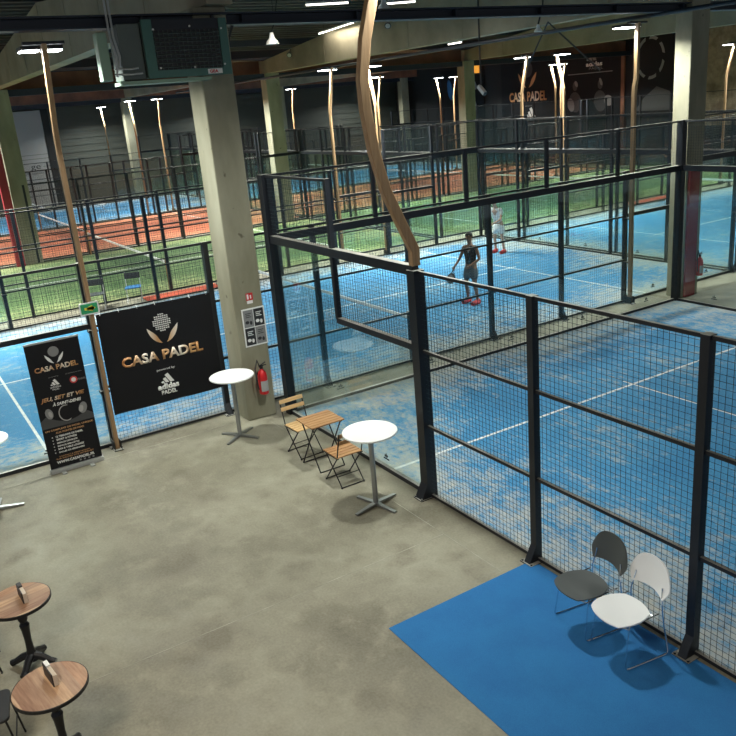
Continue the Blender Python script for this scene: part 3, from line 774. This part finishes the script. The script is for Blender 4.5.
s = face_x('roll_up_banner', 'narrow black roll-up banner on a silver foot standing on the floor at left', 'banner', -.32, -3.54, 0)
b = MB(); b.bb((-.385, .07, -.001), (.385, 2.03, .001)); b.build('banner_sheet', 'vinyl', s)
b = MB(); b.bb((-.40, 0, -.06), (.40, .07, .05)); foot = b.build('foot', 'galv', s, bevel=.012)
b = MB()
for x in (-.22, .2): b.bb((x - .03, 0, .05), (x + .03, .02, .16))
b.build('swivel_foot', 'galv', s)
b = MB(); b.bb((-.39, 2.02, -.012), (.39, 2.045, .012)); b.build('top_rail', 'galv', s)
txt('CASA PADEL', 0, 1.63, .62, .08, 'gold_roll', s, bold=.03, name='casa_padel_lettering')
sphere_mark(0, 1.82, .26, s, m_leaf='print_white', disc='print_grey')
txt('powered by', -.07, 1.49, .14, .02, 'print_grey', s); txt('en partenariat avec', .22, 1.49, .24, .02, 'print_grey', s)
stripes_mark(-.07, 1.36, .13, 'print_white', s); txt('adidas', -.07, 1.335, .15, .035, 'print_white', s); txt('PADEL', -.07, 1.295, .10, .022, 'print_white', s)
b = MB(); b.prism(ell(.2, 1.38, .055, .055, 18), 0, .001); b.build('round_badge', 'print_red', s, loc=(0, 0, .002))
b = MB(); b.prism(ell(.2, 1.38, .034, .034, 14), 0, .001); b.build('badge_centre', 'print_white', s, loc=(0, 0, .0045))
txt('PADEL', .32, 1.37, .12, .03, 'print_grey', s)
txt('JEU, SET ET VIE', 0, 1.155, .64, .078, 'gold_roll', s, bold=.03, shear=.25, name='slogan_lettering')
txt('À SAINT-DENIS', .04, 1.07, .42, .06, 'print_white', s, bold=.04, shear=.25)
# picture: two players with a racket between them
b = MB(); b.prism([(-.385, .72), (.385, .72), (.385, .80), (.30, .86), (.15, .80), (0, .76), (-.16, .82), (-.3, .9), (-.385, .84)], 0, .001); b.build('players_picture', 'print_dark_grey', s, loc=(0, 0, .0025))
for q, mm, zz in ((ell(-.24, .94, .055, .085, 16, .2), 'print_grey', .004), (ell(.25, .92, .06, .09, 16, -.25), 'print_grey', .004), (ell(.22, .91, .035, .055, 12, -.25), 'door_white', .0058), (ell(-.225, .93, .026, .05, 12, .2), 'door_white', .0058)):
    b = MB(); b.prism(q, 0, .001); b.build('face_picture', mm, s, loc=(0, 0, zz))
b = MB(); o_ = ell(0, .90, .11, .13, 20, .1, 60, 300); i_ = ell(0, .90, .095, .115, 20, .1, 300, 60); b.prism(o_ + i_, 0, .001); b.build('racket_picture', 'door_white', s, loc=(0, 0, .004))
txt('UN COMPLEXE DE PADEL UNIQUE', 0, .675, .70, .032, 'print_gold', s, bold=.02); txt('AUX PORTES DE PARIS', 0, .625, .42, .03, 'print_gold', s, bold=.02)
for k, tx in enumerate(('12 TERRAINS DE PADEL', 'SPORT & FITNESS', 'ESPACE DÉTENTE', 'ESPACE BIEN-ÊTRE', 'BAR & TABLE LOUNGE', 'SALLES DE SÉMINAIRE')):
    txt('•', -.27, .565 - k * .05, .016, .016, 'print_white', s); txt(tx, -.22 + (.2, .15, .15, .16, .19, .19)[k], .565 - k * .05, (.4, .3, .3, .32, .38, .38)[k], .031, 'print_white', s, bold=.04)
txt('CONTACT & RÉSERVATIONS', 0, .245, .46, .024, 'print_gold', s); txt('SUR NOTRE SITE INTERNET', 0, .21, .56, .022, 'print_gold', s)
txt('WWW.CASAPADEL.FR', 0, .155, .56, .045, 'print_white', s, bold=.04)
for k in range(4): b = MB(); b.prism(rrect(.03, .03, .008, 3, .06 + k * .065, .105), 0, .001); b.build('social_icon', 'print_grey', s, loc=(0, 0, .002))

s = face_x('exit_sign', 'small green and yellow emergency exit sign on the timber pole above the banners', 'sign', BX + .18 + .09, -2.88, 2.35)
b = MB(); b.prism(rrect(.29, .19, .02, 3), 0, .012); b.build('white_border', 'print_white', s)
b = MB(); b.prism(rrect(.25, .15, .012, 3), 0, .002); b.build('green_field', 'sign_green', s, loc=(0, 0, .012))
b = MB(); b.prism([(-.07, -.02), (.03, -.02), (.03, -.05), (.09, 0), (.03, .05), (.03, .02), (-.07, .02)], 0, .002); b.prism(ell(.02, 0, .055, .035, 14), 0, .002); b.build('yellow_symbol', 'sign_yellow', s, loc=(-.0, 0, .0142))

s = face_x('poster', 'white-framed poster of four black and grey panels on the big column', 'poster', -.148, -.415, 1.60)
b = MB(); b.bb((-.20, -.32, 0), (.20, .32, .012)); b.build('poster_sheet', 'print_white', s)
for (cx, cy, mm) in ((-.092, .152, 'print_grey'), (.092, .152, 'black'), (-.092, -.152, 'black'), (.092, -.152, 'print_grey')):
    b = MB(); b.bb((cx - .087, cy - .145, 0), (cx + .087, cy + .145, .001)); q = b.build('poster_panel', mm, s, loc=(0, 0, .012))
    mm2 = 'print_white' if mm == 'black' else 'black'
    b = MB()
    for k in range(3): b.bb((cx - .05, cy + .08 - k * .03, 0), (cx + .05 - .02 * (k % 2), cy + .092 - k * .03, .001))
    b.build('panel_text', mm2, q, loc=(0, 0, .0012))
    for e_ in (ell(cx - .03, cy - .06, .035, .028, 12), ell(cx + .035, cy - .075, .022, .035, 12)): b = MB(); b.prism(e_, 0, .001); b.build('panel_picture', mm2, q, loc=(0, 0, .0012))
s = face_x('extinguisher_sign', 'little red and white fire extinguisher sign above the four-panel poster', 'sign', -.148, -.44, 2.07)
b = MB(); b.bb((-.06, -.02, 0), (.06, .1, .004)); b.build('red_field', 'red', s)
b = MB(); b.bb((-.05, -.075, 0), (.05, -.025, .004)); b.build('lower_plate', 'print_white', s)
b = MB(); b.bb((-.045, .0, .004), (-.015, .08, .0055)); b.prism(rrect(.022, .06, .008, 3, .02, .035), .004, .0055); b.build('symbol', 'print_white', s)
def extinguisher(x, y, z, label):
    t = thing('fire_extinguisher', label, 'fire extinguisher', (x, y, z))
    b = MB(); b.lathe([(.07, .06), (.078, .07), (.078, .36), (.07, .42), (.05, .46), (.03, .48), (.025, .5)], 20); b.build('cylinder', 'red', t, smooth=True)
    b = MB(); b.lathe([(.028, .5), (.028, .54)], 12); b.bar((-.0, -.04, .55), (0, .08, .60), .02, .012); b.bar((0, -.04, .545), (0, .09, .555), .02, .012); b.build('valve_handle', 'black', t)
    b = MB(); b.tube([(.0, -.03, .53), (.0, -.06, .66), (.02, -.12, .52), (.03, -.12, .3), (.03, -.10, .16)], .012, 8); b.build('hose', 'rubber', t, smooth=True)
    b = MB(); b.lathe([(.0845, .12), (.0845, .30)], 20); 
    vs = []; fs = []
    for k in range(8):
        a = R(-50 + k * 100 / 7); vs += [(.085 * math.cos(a), .085 * math.sin(a), .12), (.085 * math.cos(a), .085 * math.sin(a), .30), (.082 * math.cos(a), .082 * math.sin(a), .12), (.082 * math.cos(a), .082 * math.sin(a), .30)]
    for k in range(7):
        q = k * 4; fs += [(q, q + 4, q + 5, q + 1), (q + 2, q + 3, q + 7, q + 6), (q, q + 2, q + 6, q + 4), (q + 1, q + 5, q + 7, q + 3)]
    b = MB(); b.add(vs, fs); b.build('label', 'door_white', t)
    b = MB(); b.bb((-.12, -.05, .38), (-.088, .05, .42)); b.bb((-.12, -.02, .1), (-.08, .02, .12)); b.build('wall_bracket', 'black_steel', t)
extinguisher(-.035, -.44, .40, 'red fire extinguisher hung on the big column below the four-panel poster')
extinguisher(.1, 10.68, .42, 'red fire extinguisher hung on the red padded column at right')

# ------------------------------------------------------------------ white high tables
def high_table():
    t = thing('high_table', '', 'table')
    b = MB(); b.lathe([(.33, 1.02), (.35, 1.03), (.35, 1.045), (.345, 1.05)], 48); b.build('table_top', 'white', t, smooth=True)
    b = MB(); b.lathe([(.035, .03), (.035, 1.0), (.10, 1.005), (.10, 1.02)], 20); b.build('column', 'steel', t, smooth=True)
    for k in range(4):
        a = PI / 2 * k; c_, s_ = math.cos(a), math.sin(a)
        b = MB(); d = Vector((c_, s_, 0)); n = Vector((-s_, c_, 0))
        P0 = [d * .02 + n * .03, d * .35 + n * .022, d * .35 - n * .022, d * .02 - n * .03]
        vs = [(p.x, p.y, .022 if i in (0, 3) else .008) for i, p in enumerate(P0)] + [(p.x, p.y, .055 if i in (0, 3) else .028) for i, p in enumerate(P0)]
        b.add(vs, [(3, 2, 1, 0), (4, 5, 6, 7), (0, 1, 5, 4), (1, 2, 6, 5), (2, 3, 7, 6), (3, 0, 4, 7)])
        b.lathe([(.015, 0), (.015, .01)], 8, (d.x * .33, d.y * .33, 0)); b.build('foot', 'steel', t)
    return t
t1 = high_table()
pl = [(.36, -1.12, R(33), 'round white high table standing in front of the big column'),
      (3.77, -.69, R(12), 'round white high table nearest the small slatted table set'),
      (.40, -4.80, R(-14), 'round white high table cut off by the left edge of the photo')]
for i, (x, y, a, l) in enumerate(pl):
    o = t1 if i == 0 else copy_tree(t1)
    o.location = (x, y, 0); o.rotation_euler = (0, 0, a); o['label'] = l; o['group'] = 'white high tables'

# ------------------------------------------------------------------ slatted folding set
def flat(b, p0, p1, w=.02, d=.008): b.bar(p0, p1, w, d, up=(0, 1, 0))
t = thing('folding_table', 'small folding table of brown wooden slats on black crossed legs', 'table', (2.21, -.585, 0))
for k in range(6):
    b = MB(); x = -.25 + .0415 + k * .0834; b.bb((x - .037, -.265, .695), (x + .037, .265, .713)); b.build('slat', 'slat_wood', t, bevel=.003)
b = MB()
for y in (-.22, .22):
    b.tube([(-.24, y, .01), (.2, y, .68)], .010, 8); b.tube([(.24, y * .9, .01), (-.2, y * .9, .68)], .010, 8)
for x in (-.24,): b.tube([(x, -.22, .01), (x, .22, .01)], .009, 8)
b.tube([(.24, -.2, .01), (.24, .2, .01)], .009, 8); b.bb((-.23, -.235, .68), (.23, -.215, .695)); b.bb((-.23, .215, .68), (.23, .235, .695)); b.build('crossed_legs', 'iron', t, smooth=True)
def folding_chair(seat_m):
    t = thing('folding_chair', '', 'chair')   # faces +x
    for k in range(5):
        b = MB(); x = -.15 + k * .08; b.bb((x - .034, -.20, .445), (x + .034, .20, .460)); b.build('seat_slat', seat_m, t, bevel=.003)
    for z, x in ((.68, -.235), (.79, -.265)):
        b = MB(); b.box((x, 0, z), (.014, .40, .06), Matrix.Rotation(R(-14), 3, 'Y')); b.build('back_slat', seat_m, t, bevel=.003)
    b = MB()
    for y in (-.19, .19):
        b.tube([(.21, y, .01), (-.17, y, .44), (-.285, y, .83)], .009, 8); b.tube([(-.20, y * .92, .01), (.18, y * .92, .435)], .009, 8)
        b.bb((-.19, y - .012, .432), (.2, y + .012, .445))
    b.tube([(.21, -.19, .012), (.21, .19, .012)], .008, 8); b.tube([(-.2, -.175, .012), (-.2, .175, .012)], .008, 8)
    b.tube([(-.1, -.18, .14), (-.1, .18, .14)], .006, 6); b.build('frame', 'iron', t, smooth=True)
    for x, y in ((.21, -.19), (.21, .19), (-.2, -.175), (-.2, .175)): b = MB(); b.lathe([(.014, 0), (.014, .022)], 8, (x, y, 0)); b.build('rubber_foot', 'rubber', t)
    return t
c1 = folding_chair('slat_wood_pale'); c1.location = (1.63, -.60, 0); c1.rotation_euler = (0, 0, R(3))
tag(c1, 'slatted wooden folding chair behind the small table, backrest towards the big column', 'chair', 'slatted folding chairs')
c2 = folding_chair('slat_wood'); c2.location = (2.87, -.615, 0); c2.rotation_euler = (0, 0, R(180))
tag(c2, 'slatted wooden folding chair partly under the white high table top', 'chair', 'slatted folding chairs')

# ------------------------------------------------------------------ round wooden tables
def round_table(label, x, y, a):
    t = thing('bistro_table', label, 'table', (x, y, 0), a, 'round wooden bistro tables')
    b = MB(); b.lathe([(.275, .715), (.29, .722), (.29, .748), (.288, .75)], 48); top = b.build('table_top', 'plank', t, smooth=True)
    b = MB(); b.lathe([(.2905, .716), (.2965, .718), (.2965, .747), (.2905, .749)], 48)
    b.f = [f for f in b.f if len(f) == 4]; b.m = [0] * len(b.f)
    n = 48; b.add([], [])
    for k in range(n): b.f.append([k, 3 * n + k, 3 * n + (k + 1) % n, (k + 1) % n]); b.m.append(0)
    b.build('metal_rim', 'iron', top)
    b = MB(); b.lathe([(.07, .08), (.05, .12), (.036, .2), (.032, .3), (.04, .42), (.048, .47), (.03, .5), (.045, .53), (.05, .56), (.03, .6), (.02, .62), (.02, .70), (.12, .705), (.12, .715)], 20)
    b.tube([(0, 0, .56), (.09, 0, .56)], .012, 8); b.lathe([(.001, .53), (.03, .535), (.03, .585), (.001, .59)], 12, (.10, 0, 0)); b.build('column', 'iron', t, smooth=True)
    for k in range(4):
        aa = R(45 + 90 * k); d = Vector((math.cos(aa), math.sin(aa), 0))
        b = MB(); b.tube([d * .03 + Vector((0, 0, .12)), d * .10 + Vector((0, 0, .10)), d * .17 + Vector((0, 0, .055)), d * .22 + Vector((0, 0, .034))], .03, 10, rs=[.042, .036, .032, .034]); b.build('claw_foot', 'iron', t, smooth=True)
    return t
round_table('round wooden table on a black cast-iron base, upper of the two at left', 4.30, -5.02, R(190))
round_table('round wooden table on a black cast-iron base, lower of the two at bottom left', 5.78, -5.02, R(100))
def card(label, x, y, z, a, cap):
    t = thing('menu_holder', label, 'menu', (x, y, z), a)
    b = MB(); b.bb((-.11, -.024, 0), (.11, -.016, .115)); b.build('dark_board', 'black', t)
    b = MB(); b.bb((-.11, -.0155, 0), (.11, .020, .10)); b.build('pale_block', 'pale_card', t, bevel=.004)
    b = MB(); b.bb((-.11, -.015, .1005), (-.03, .018, .118)); b.build('top_sheet', cap, t)
card('dark-edged upright menu stand on the upper round wooden table', 4.31, -4.97, .751, R(4), 'print_dark_grey')
card('white-topped upright menu stand on the lower round wooden table', 5.72, -4.99, .751, R(8), 'white')

# black chairs at the left edge
def black_chair(label, x, y, a):
    t = thing('cafe_chair', label, 'chair', (x, y, 0), a, 'black cafe chairs')
    b = MB(); b.prism(rrect(.40, .42, .05), .445, .47); b.build('seat', 'black', t, bevel=.006)
    b = MB()
    for yy in (-.19, .19):
        b.tube([(.23, yy, .0), (.17, yy, .44)], .009, 8); b.tube([(-.25, yy, .0), (-.17, yy, .44), (-.25, yy, .85)], .009, 8)
    b.tube([(.2, -.19, .2), (.2, .19, .2)], .006, 6); b.build('frame', 'iron', t, smooth=True)
    b = MB(); b.box((-.245, 0, .78), (.02, .38, .14), Matrix.Rotation(R(-10), 3, 'Y')); b.build('backrest', 'black', t, bevel=.006)
black_chair('black cafe chair cut by the bottom left corner, beside the lower round table', 5.36, -5.52, R(80))
black_chair('black cafe chair at the left edge, thin legs beside the upper round table', 4.02, -5.52, R(85))

# ------------------------------------------------------------------ stacking chairs (face -y)
def stack_chair(m_, label, x, y, a):
    t = thing('stacking_chair', label, 'chair', (x, y, .008), a)
    def seat(u, v):
        U = u * 2 - 1; V = v * 2 - 1
        # squircle map
        X = U * math.sqrt(1 - .42 * V * V); Y = V * math.sqrt(1 - .38 * U * U)
        wx = .245 - .02 * (Y + 1) / 2
        return (X * wx, Y * .225 - .10, .440 - .018 * (1 - U * U) * (1 - V * V) - .03 * max(0, -V - .5) ** 1.5 - .012 * V * 0)
    b = MB(); b.shell(seat, 18, 16, -.012); b.build('seat', m_, t, smooth=True)
    def back(u, v):
        U = u * 2 - 1
        X = U * (.195 + .06 * math.sin(min(1, v * 1.25) * PI / 2)) * (1 - .06 * max(0, v - .6) / .4)
        zb = .575 - .02 * U * U; zt = .865 - .055 * U * U - .10 * abs(U) ** 5
        z = zb + v * (zt - zb); return (X, .235 - .05 * U * U + .05 * v, z)
    b = MB(); b.shell(back, 18, 14, .011); b.build('backrest', m_, t, smooth=True)
    for s_ in (-1, 1):
        b = MB(); pts = [(s_ * .17, .215, .66), (s_ * .185, .20, .56), (s_ * .205, .19, .46), (s_ * .215, .205, .30), (s_ * .235, .245, .04), (s_ * .236, .235, .014), (s_ * .238, .20, .009), (s_ * .24, -.20, .009), (s_ * .24, -.225, .012), (s_ * .238, -.235, .03), (s_ * .215, -.19, .40), (s_ * .205, -.17, .418), (s_ * .2, -.12, .422), (s_ * .2, .16, .43)]
        b.tube(pts, .007, 8); b.build('sled_leg', 'chrome', t, smooth=True)
    b = MB(); b.tube([(-.215, -.19, .40), (-.12, -.20, .37), (.12, -.20, .37), (.215, -.19, .40)], .006, 8); b.build('cross_bar', 'chrome', t, smooth=True); b = MB(); b.tube([(-.2, .1, .424), (.2, .1, .424)], .006, 8); b.build('cross_bar', 'chrome', t, smooth=True)
    return t
stack_chair('grey_plastic', 'dark grey stacking chair with chrome sled legs, left one on the blue mat', 7.13, -.37, R(-9))
stack_chair('white_plastic', 'white stacking chair with chrome sled legs, right one on the blue mat', 7.62, -.39, R(-9))

# ------------------------------------------------------------------ far small furniture
def club_chair(label, x, y, a, seat_m, white_legs=False, back=True):
    t = thing('court_chair', label, 'chair', (x, y, 0), a)  # faces +x
    b = MB(); b.bb((-.2, -.22, .43), (.2, .22, .46)); b.build('seat', seat_m, t, bevel=.01)
    b = MB(); b.box((-.22, 0, .74), (.025, .44, .18), Matrix.Rotation(R(-10), 3, 'Y')); b.build('backrest', 'black', t, bevel=.01)
    b = MB()
    for yy in (-.2, .2): b.tube([(.2, yy, 0), (-.15, yy, .44), (-.25, yy, .84)], .011, 6); b.tube([(-.2, yy, 0), (.17, yy, .44)], .011, 6)
    b.build('frame', 'galv', t)
club_chair('grey folding chair with dark back in front of the left green court', -11.2, -.45, R(-20), 'grey_plastic')
club_chair('folding chair with blue seat in front of the left green court', -11.25, .62, R(-20), 'blue_seat')
club_chair('dark-topped chair beside the distant blue court, left of two', -37.5, 5.6, R(-90), 'white')
club_chair('dark-topped chair beside the distant blue court, right of two', -37.9, 6.6, R(-90), 'white')
t = thing('sports_bag', 'black rounded sports bag on a white stool, right of the big column, beyond the fence', 'bag', (-11.2, 3.55, .46))
b = MB(); b.lathe([(.06, 0), (.17, .04), (.20, .2), (.19, .36), (.12, .46), (.03, .5)], 14); b.build('bag_body', 'cloth_black', t, smooth=True)
b = MB(); b.tube([(.1, -.1, .45), (.12, 0, .56), (.1, .1, .45)], .015, 6); b.build('handle', 'black', t)
t = thing('stool', 'white stool under the black sports bag by the green court', 'stool', (-11.2, 3.55, 0))
b = MB(); b.lathe([(.17, .42), (.18, .43), (.18, .455), (.17, .46)], 16); b.build('seat', 'white', t)
for k in range(4):
    a = R(45 + 90 * k); b = MB(); b.tube([(math.cos(a) * .17, math.sin(a) * .17, 0), (math.cos(a) * .12, math.sin(a) * .12, .42)], .014, 6); b.build('leg', 'white', t)

# ------------------------------------------------------------------ people (face -y locally)
def skin_obj(name, pts, edges, radii, m_, parent, root=0, sub=2):
    bm = bmesh.new(); L = bm.verts.layers.skin.verify(); vs = []
    for i, p in enumerate(pts):
        v = bm.verts.new(p); v[L].radius = radii[i] if isinstance(radii[i], tuple) else (radii[i], radii[i]); v[L].use_root = (i == root); vs.append(v)
    for a, b in edges: bm.edges.new((vs[a], vs[b]))
    me = bpy.data.meshes.new(name); bm.to_mesh(me); bm.free(); me.materials.append(M[m_])
    o = link(name, me, parent); o.modifiers.new('skin', 'SKIN').use_smooth_shade = True
    s_ = o.modifiers.new('sub', 'SUBSURF'); s_.levels = sub; s_.render_levels = sub
    dg = bpy.context.evaluated_depsgraph_get(); dg.update()
    me2 = bpy.data.meshes.new_from_object(o.evaluated_get(dg)); me2.materials.clear(); me2.materials.append(M[m_])
    o.modifiers.clear(); o.data = me2; me2.polygons.foreach_set('use_smooth', [True] * len(me2.polygons))
    return o
def person(label, x, y, a, skin, top, short, shoe, sleeve, RA, LA, lean=.0, legs=None, hair='hair', racket=None):
    t = thing('person', label, 'person', (x, y, .013), a)
    ly = lambda z: -lean * max(0, z - .92)
    lg = legs or [((-.10, 0, .92), (-.13, -.05, .50), (-.15, .04, .09)), ((.10, 0, .92), (.14, -.05, .50), (.17, .0, .09))]
    pts = [(0, ly(.95), .95), (0, ly(1.1) , 1.10), (0, ly(1.28), 1.30), (0, ly(1.44), 1.45), (0, ly(1.52) - .01, 1.53), (0, ly(1.62) - .03, 1.61), (0, ly(1.7) - .03, 1.69)]
    rad = [(.15, .105), (.13, .09), (.16, .10), (.055, .055), (.052, .055), (.075, .09), (.07, .085)]
    ed = [(0, 1), (1, 2), (2, 3), (3, 4), (4, 5), (5, 6)]
    def add(p, r, par): pts.append(p); rad.append(r); ed.append((par, len(pts) - 1)); return len(pts) - 1
    for hip, kn, an in lg:
        i = add(hip, .085, 0); i = add(((hip[0] + kn[0]) / 2, (hip[1] + kn[1]) / 2, (hip[2] + kn[2]) / 2), .078, i); i = add(kn, .052, i)
        i = add((kn[0] * .6 + an[0] * .4, kn[1] * .6 + an[1] * .4 + .015, kn[2] * .6 + an[2] * .4), .052, i); i = add(an, .034, i)
        add((an[0] * 1.05, an[1] - .10, .045), .034, i)
    fingers = []
    for sgn, (el, wr) in ((-1, RA), (1, LA)):
        s0 = (sgn * .165, ly(1.4), 1.41); i = add(s0, .052, 2); i = add((sgn * .20, ly(1.36), 1.36), .048, i)
        i = add(el, .036, i); i = add(wr, .025, i)
        d = (Vector(wr) - Vector(el)).normalized(); pm = Vector(wr) + d * .06; i = add(tuple(pm), (.034, .018), i)
        side = d.cross(Vector((1, 0, .2))).normalized()
        for k in range(4):
            q = pm + side * (k - 1.5) * .018 + d * .02; e1 = q + d * (.03 + .004 * (2 - abs(k - 1.5))); e2 = e1 + d * .015 + Vector((sgn * -.022, 0, -.006))
            fingers.append((q - d * .02, q, e1, e2))
        fingers.append((pm - d * .03, pm - d * .02 - side * .03, pm + d * .005 - side * .045, pm + d * .03 - side * .04))
    body = skin_obj('body', pts, ed, rad, skin, t)
    b = MB()
    for q in fingers: b.tube(list(q), .009, 6, rs=[.009, .010, .009, .007])
    b.build('fingers', skin, body, smooth=True)
    hx, hy, hz = 0, ly(1.65) - .035, 1.655
    b = MB(); b.tube([(0, hy - .085, hz + .015), (0, hy - .112, hz - .02), (0, hy - .09, hz - .03)], .012, 6, rs=[.007, .014, .010])
    for s_ in (-1, 1): b.tube([(s_ * .074, hy + .01, hz + .02), (s_ * .088, hy + .02, hz), (s_ * .076, hy + .01, hz - .03)], .012, 6)
    b.build('nose_and_ears', skin, body, smooth=True)
    b = MB()
    for s_ in (-1, 1): b.lathe([(.001, -.009), (.009, 0), (.001, .009)], 8, (s_ * .03, hy - .083, hz + .015))
    b.bb((-.022, hy - .093, hz - .058), (.022, hy - .078, hz - .052)); b.build('eyes_and_mouth', 'hair', body)
    # hair cap
    b = MB(); vs = []; fs = []; nu, nv = 16, 8
    for j_ in range(nv + 1):
        ph = j_ / nv * R(105)
        for i_ in range(nu):
            th = 2 * PI * i_ / nu; fwd = max(0, -math.sin(th)); p2 = ph * (1 - .42 * fwd)
            vs.append((.086 * math.sin(p2) * math.cos(th), hy + .012 + .103 * math.sin(p2) * math.sin(th), hz + .015 + .10 * math.cos(p2)))
    for j_ in range(nv):
        for i_ in range(nu): fs.append((j_ * nu + i_, j_ * nu + (i_ + 1) % nu, (j_ + 1) * nu + (i_ + 1) % nu, (j_ + 1) * nu + i_))
    b.add(vs, fs); b.build('hair', hair, body, smooth=True)
    # shirt
    sp = [(0, ly(.96), .94), (0, ly(1.1), 1.10), (0, ly(1.28), 1.30), (0, ly(1.42), 1.415)]; sr = [(.17, .125), (.15, .108), (.175, .115), (.07, .07)]; se = [(0, 1), (1, 2), (2, 3)]
    for sgn, (el, wr) in ((-1, RA), (1, LA)):
        sp.append((sgn * .165, ly(1.4), 1.405)); sr.append(.064); se.append((2, len(sp) - 1))
        if sleeve:
            sp.append((sgn * .20, ly(1.36), 1.355)); sr.append(.062); se.append((len(sp) - 2, len(sp) - 1))
            p_ = Vector((sgn * .2, ly(1.36), 1.36)).lerp(Vector(el), .55); sp.append(tuple(p_)); sr.append(.058); se.append((len(sp) - 2, len(sp) - 1))
    skin_obj('shirt', sp, se, sr, top, body)
    sp = [(0, ly(.97), .98), (0, 0, .90)]; sr = [(.172, .125), (.165, .125)]; se = [(0, 1)]
    for hip, kn, an in lg:
        m_ = Vector(hip).lerp(Vector(kn), .45); e_ = Vector(hip).lerp(Vector(kn), .8)
        sp.append(tuple(m_)); sr.append(.105); se.append((1, len(sp) - 1)); sp.append(tuple(e_)); sr.append(.098); se.append((len(sp) - 2, len(sp) - 1))
    skin_obj('shorts', sp, se, sr, short, body, root=0)
    for hip, kn, an in lg:
        b = MB(); X, Y = an[0], an[1]
        b.shell(lambda u, v: (X + (.048 + .008 * math.sin(u * PI)) * math.cos(v * 2 * PI), Y + .06 - u * .28 + (.0), .045 + (.045 + .03 * (1 - u)) * math.sin(v * 2 * PI) * (1 if math.sin(v * 2 * PI) > 0 else .9)), 8, 12, .004)
        b.bb((X - .045, Y - .215, 0), (X + .045, Y + .06, .02)); b.build('shoe', shoe, body, smooth=True)
    if racket:
        r = thing('padel_racket', racket[0], 'racket', (0, 0, 0)); wr = Vector(RA[1]); d = (Vector(RA[1]) - Vector(RA[0])).normalized()
        g = wr + d * .07; dd = racket[1].normalized(); n = dd.cross(Vector((1, 0, 0))).normalized(); w_ = dd.cross(n)
        Mx = Matrix((w_, dd, n)).transposed()
        def tr_(p): return tuple(Mx @ Vector(p) + g)
        b = MB(); b.prism(ell(0, .27, .12, .13, 24), -.018, .018); b.v = [tr_(p) for p in b.v]; b.build('racket_face', 'black', r)
        b = MB(); b.tube([(0, -.05, 0), (0, .08, 0)], .014, 8); b.tube([(0, .08, 0), (-.06, .16, 0)], .01, 6); b.tube([(0, .08, 0), (.06, .16, 0)], .01, 6); b.v = [tr_(p) for p in b.v]; b.build('racket_handle', 'cloth_grey', r)
        b = MB(); b.prism(ell(0, .27, .085, .09, 20), .0185, .020); b.v = [tr_(p) for p in b.v]; b.build('racket_print', 'print_grey', r)
        r.location = (x, y, .013); r.rotation_euler = (0, 0, a)
    return t
person('person in black tank top, grey shorts and red shoes holding a racket low', -3.45, 6.78, R(12), 'skin', 'cloth_black', 'cloth_grey', 'shoe_red', False,
       ((-.25, -.10, 1.12), (-.22, -.33, .98)), ((.27, .0, 1.12), (.16, -.19, 1.0)), racket=('dark padel racket held low by the person in the black tank top', Vector((.0, -.45, -.9))))
person('person in white shirt, pale shorts and red shoes, bending slightly, farther back', -7.85, 11.47, R(20), 'skin_light', 'cloth_white', 'cloth_white', 'shoe_red', True,
       ((-.24, -.30, 1.12), (-.14, -.48, 1.02)), ((.24, -.30, 1.10), (.10, -.5, 1.02)), lean=.35)

# ------------------------------------------------------------------ camera, world, view
cd = bpy.data.cameras.new('camera'); cam = bpy.data.objects.new('camera', cd); C.objects.link(cam); sc.camera = cam
yaw, pitch, roll = R(149.47112), R(-18.34874), R(-4.97986)
f = Vector((math.cos(pitch) * math.cos(yaw), math.cos(pitch) * math.sin(yaw), math.sin(pitch)))
rt = f.cross(Vector((0, 0, 1))).normalized(); up = rt.cross(f)
Rr = math.cos(roll) * rt + math.sin(roll) * up; Uu = -math.sin(roll) * rt + math.cos(roll) * up
mw = Matrix((Rr, Uu, -f)).transposed().to_4x4(); mw.translation = Vector((11.80718, -5.37310, 4.96194)); cam.matrix_world = mw
cd.sensor_width = 36; cd.lens = 802.61873 / 736 * 36; cd.clip_end = 200
w = bpy.data.worlds.new('world'); sc.world = w; w.use_nodes = True
w.node_tree.nodes['Background'].inputs[0].default_value = (.75, .82, .9, 1); w.node_tree.nodes['Background'].inputs[1].default_value = .32
sc.cycles.transparent_max_bounces = 40
sc.view_settings.view_transform = 'Standard'; sc.view_settings.look = 'None'; sc.view_settings.gamma = 1; sc.view_settings.exposure = 0.
